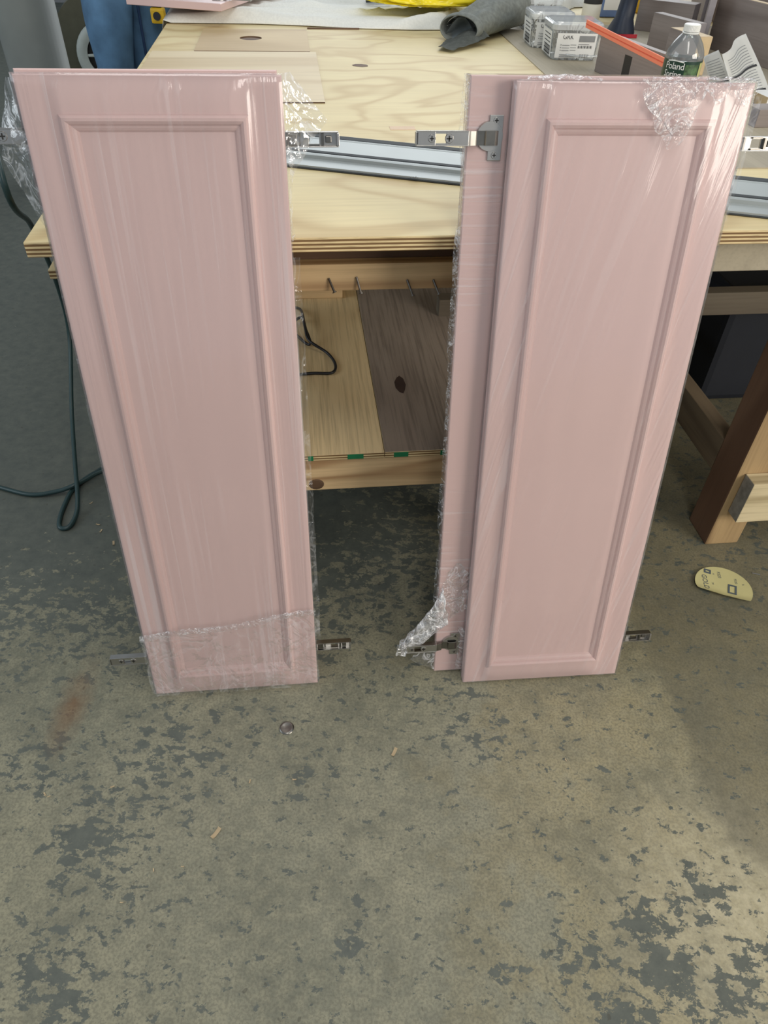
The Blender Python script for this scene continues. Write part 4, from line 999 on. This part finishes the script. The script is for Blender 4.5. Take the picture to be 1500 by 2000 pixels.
for s, hx, hy in ((-1, -.17, -.24), (1, .17, -.24)):      # hands with five fingers
    Vh = [(hx, hy, 1.05), (hx, hy - .05, 1.05)]; Eh = [(0, 1)]; Rh = [(.030, .022), (.036, .016)]
    for k, (o_, l_) in enumerate(((-.027, .062), (-.009, .072), (.009, .068), (.027, .052))):
        i = len(Vh); Vh += [(hx + o_, hy - .085, 1.046), (hx + o_, hy - .085 - l_ * .5, 1.036), (hx + o_, hy - .085 - l_ * .8, 1.012)]; Eh += [(1, i), (i, i + 1), (i + 1, i + 2)]; Rh += [.0095, .0085, .0075]
    i = len(Vh); Vh += [(hx - s * .042, hy - .03, 1.045), (hx - s * .056, hy - .065, 1.036)]; Eh += [(0, i), (i, i + 1)]; Rh += [.012, .0095]
    skin_obj('hand', Vh, Eh, Rh, m_skin, per)
bm = NB(); bmesh.ops.create_uvsphere(bm, u_segments=24, v_segments=16, radius=1)
for v in bm.verts: v.co = Vector((v.co.x * .088, .03 + v.co.y * .102, 1.70 + v.co.z * .085)) if v.co.z > -.2 else Vector((v.co.x * .088, .06 + v.co.y * .085, 1.70 + v.co.z * .09))
obj('hair', bm, m_hair, per, True)
bm = NB()
for sx in (-1, 1):
    cyl(bm, (sx * .030, -.085, 1.655), (sx * .030, -.078, 1.655), .010, .010, 12)
obj('eyes', bm, m_ink, per)
bm = NB(); prism(bm, [(-.012, 1.612), (.012, 1.612), (.005, 1.65), (-.005, 1.65)], -.105, -.07); obj('nose', bm, m_skin, per)
bm = NB(); box(bm, (-.022, -.082, 1.585), (.022, -.072, 1.593), .002); obj('mouth', bm, m_red, per)
for (bx, by) in ((lx, .02), (rx * .98, .10)):
    bm = NB(); prev = None
    for yy, hw, hh in ((.10, .030, .07), (.07, .042, .11), (.0, .045, .12), (-.06, .048, .085), (-.13, .046, .06), (-.17, .030, .045)):
        rg = [bm.verts.new((bx + hw * math.cos(a), by + yy, max(.0, hh / 2 + hh / 2 * math.sin(a) * 1.15))) for a in [2 * PI * i / 16 for i in range(16)]]
        if prev:
            for i in range(16): bm.faces.new((prev[i], prev[(i + 1) % 16], rg[(i + 1) % 16], rg[i]))
        else: bm.faces.new(rg[::-1])
        prev = rg
    bm.faces.new(prev); obj('boot', bm, m_boot, per, True)
bm = NB(); tube(bm, [(rx + .012, -.045, z) for z in (.56, .64, .72, .80, .88)], .006, 6); obj('side_seam', bm, m_jeans2, per, True)
# tape measure clipped to the pocket (held by the person: its own thing)
tp = at_y(309, 30, PY + .02)
tm = empty('tape_measure', tp, 0, 'yellow and black tape measure clipped at the hip of the blue jeans', 'tape measure')
bm = NB(); box(bm, (-.026, -.018, -.026), (.028, .018, .026), .009); obj('case', bm, m_yel, tm)
bm = NB(); cyl(bm, (0, -.022, 0), (0, -.0182, 0), .014, .014, 24); obj('badge', bm, m_ink, tm)
bm = NB(); box(bm, (-.020, -.012, .0265), (.020, .012, .040), .004); obj('clip', bm, m_black, tm)

# ------------------------------------------------------------------ floor things
P = [(-.99, 2.0, 1.02), onz(0, 330, .82), onz(62, 442, .62), onz(108, 545, .42), onz(135, 650, .24), onz(140, 800, .10), onz(147, 910, .045), onz(151, 960, .030), onz(150, 1000, .012), onz(136, 1028, .0062), onz(117, 1030, .0060), onz(119, 1005, .0060), onz(138, 962, .0060), onz(160, 940, .0060), onz(200, 915, .006), onz(255, 885, .006), onz(290, 885, .006), onz(290, 900, .008),
     onz(250, 905, .014), onz(195, 922, .0180), onz(165, 938, .0180), onz(140, 950, .0180), onz(110, 960, .010), onz(60, 966, .006), onz(0, 952, .006), onz(-70, 932, .006)]
bm = NB(); tube(bm, spline(P, 10), .0056, 10)
o = obj('extension_cord', bm, m_cord, smooth=True); tag(o, 'dark green cord hanging past the bench corner and looping on the floor', 'cord')
# sanding disc with its lower edge curled under
dc = (onz(1355, 1150) + onz(1466, 1180)) / 2; cen = onz(1412, 1148)
sd_dir = onz(1440, 1195) - onz(1372, 1176); sa_ = math.atan2(sd_dir.y, sd_dir.x)
disc = empty('sanding_disc', (cen.x, cen.y, .001), sa_, 'cream sanding disc with printed lettering and folded edge on the floor', 'sanding disc')
RD = .0635
def dz(x, y): return .0012 + .010 * max(0, (-y - .008) / .02) ** 2 * .5 + .003 * (x / RD) ** 2
bm = NB()
def dfn(i, j):
    a = 2 * PI * i; r_ = RD * j; x, y = r_ * math.cos(a), r_ * math.sin(a); y = max(y, -.030 - .003 * math.cos(x * 30))
    return Vector((x, y, dz(x, y)))
grid(bm, 64, 12, dfn); bmesh.ops.remove_doubles(bm, verts=bm.verts[:], dist=1e-6)
bmesh.ops.dissolve_degenerate(bm, edges=bm.edges[:], dist=1e-6)
obj('disc', bm, m_sand, disc, True)
def dprint(s_, size, x, y, rot, mat=m_sandink):
    bm = text_bm(s_, size); bmesh.ops.triangulate(bm, faces=bm.faces[:])
    c_, s2 = math.cos(rot), math.sin(rot)
    for v in bm.verts:
        px, py = v.co.x * c_ - v.co.y * s2 + x, v.co.x * s2 + v.co.y * c_ + y; v.co = Vector((px, py, dz(px, py) + .0005))
    obj('lettering', bm, mat, disc)
dprint('GOLD', .0165, -.050, .022, -1.35); dprint('P320', .010, -.016, .045, -1.35); dprint('P320', .008, .022, .036, -1.35); dprint('H', .007, -.026, .036, -1.35); dprint('A', .007, .040, .025, -1.35); dprint('M', .007, -.026, .004, -1.35)
bm = NB()
for (x, y, w_, h_) in ((.010, -.016, .019, .030), (-.045, .030, .016, .014)):
    for (xa, xb, ya, yb) in ((x, x + w_, y, y + .005), (x, x + w_, y + h_ - .005, y + h_), (x, x + .004, y, y + h_), (x + w_ - .004, x + w_, y, y + h_)):
        poly3(bm, [(xa, ya, dz(xa, ya) + .0005), (xb, ya, dz(xb, ya) + .0005), (xb, yb, dz(xb, yb) + .0005), (xa, yb, dz(xa, yb) + .0005)])
obj('print', bm, m_sandink, disc)
# wood chips
random.seed(21)
def chip(u, v, s, label, group=None):
    p = onz(u, v); bm = NB(); a0 = random.uniform(0, 6.28)
    def fn(i, j): 
        t_ = (i - .5) * 2.2; return Vector((s * math.sin(t_), s * .6 * (j - .5), .0006 + s * .5 * (1 - math.cos(t_))))
    grid(bm, 8, 2, fn); bmesh.ops.solidify(bm, geom=bm.faces[:], thickness=.0006)
    o = obj('wood_chip', bm, m_chip, smooth=True); o.location = (p.x, p.y, .0006); o.rotation_euler = (0, 0, a0)
    tag(o, label, 'wood chip', group)
chip(422, 1628, .0115, 'largest pale curled wood chip alone on the bare floor in front')
chip(770, 1470, .010, 'pale wood shaving on the floor below the gap between the door pairs')
for lab, grp, spots in (('tiny pale wood chip on the floor right of the green cord loop', 'tiny chips by the green cord', ((178, 983, .005), (192, 1025, .006), (197, 1038, .006), (222, 1062, .008))),
                        ('tiny pale wood chip on the bare floor near the large curled chip', 'tiny chips near the large chip', ((300, 1700, .003), (357, 1693, .003), (238, 1763, .003))),
                        ('tiny pale wood chip on the floor below the round metal plug', 'tiny chips below the metal plug', ((488, 1527, .004), (575, 1523, .004))),
                        ('tiny pale wood chip among the dark paint patches at the left', 'tiny chips among the paint patches', ((88, 1552, .004), (96, 1556, .003), (220, 1537, .004)))):
    for (u, v, s_) in spots: chip(u, v, s_, lab, grp)
chip(1105, 1485, .003, 'tiny pale wood chip alone on the floor below the right doors')
bm = NB(); p = onz(560, 1422); lathe(bm, [(0, .0016), (.008, .0016), (.0095, .0022), (.0125, .0022), (.0140, .0004)], n=24)
o = obj('metal_plug', bm, m_darknickel, smooth=True); o.location = (p.x, p.y, 0.0002); tag(o, 'small round metal plug set in the floor in front of the left doors', 'plug')
p = onz(1468, 1120); bm = NB(); cyl(bm, (0, 0, .0018), (.016, -.004, .0018), .0012, .0012, 8); cyl(bm, (.016, -.004, .0018), (.0175, -.0044, .0018), .0018, .0018, 8)
o = obj('loose_nail', bm, m_nickel); o.location = (p.x, p.y, 0.0002); tag(o, 'small bright nail on the floor above the sanding disc', 'nail')
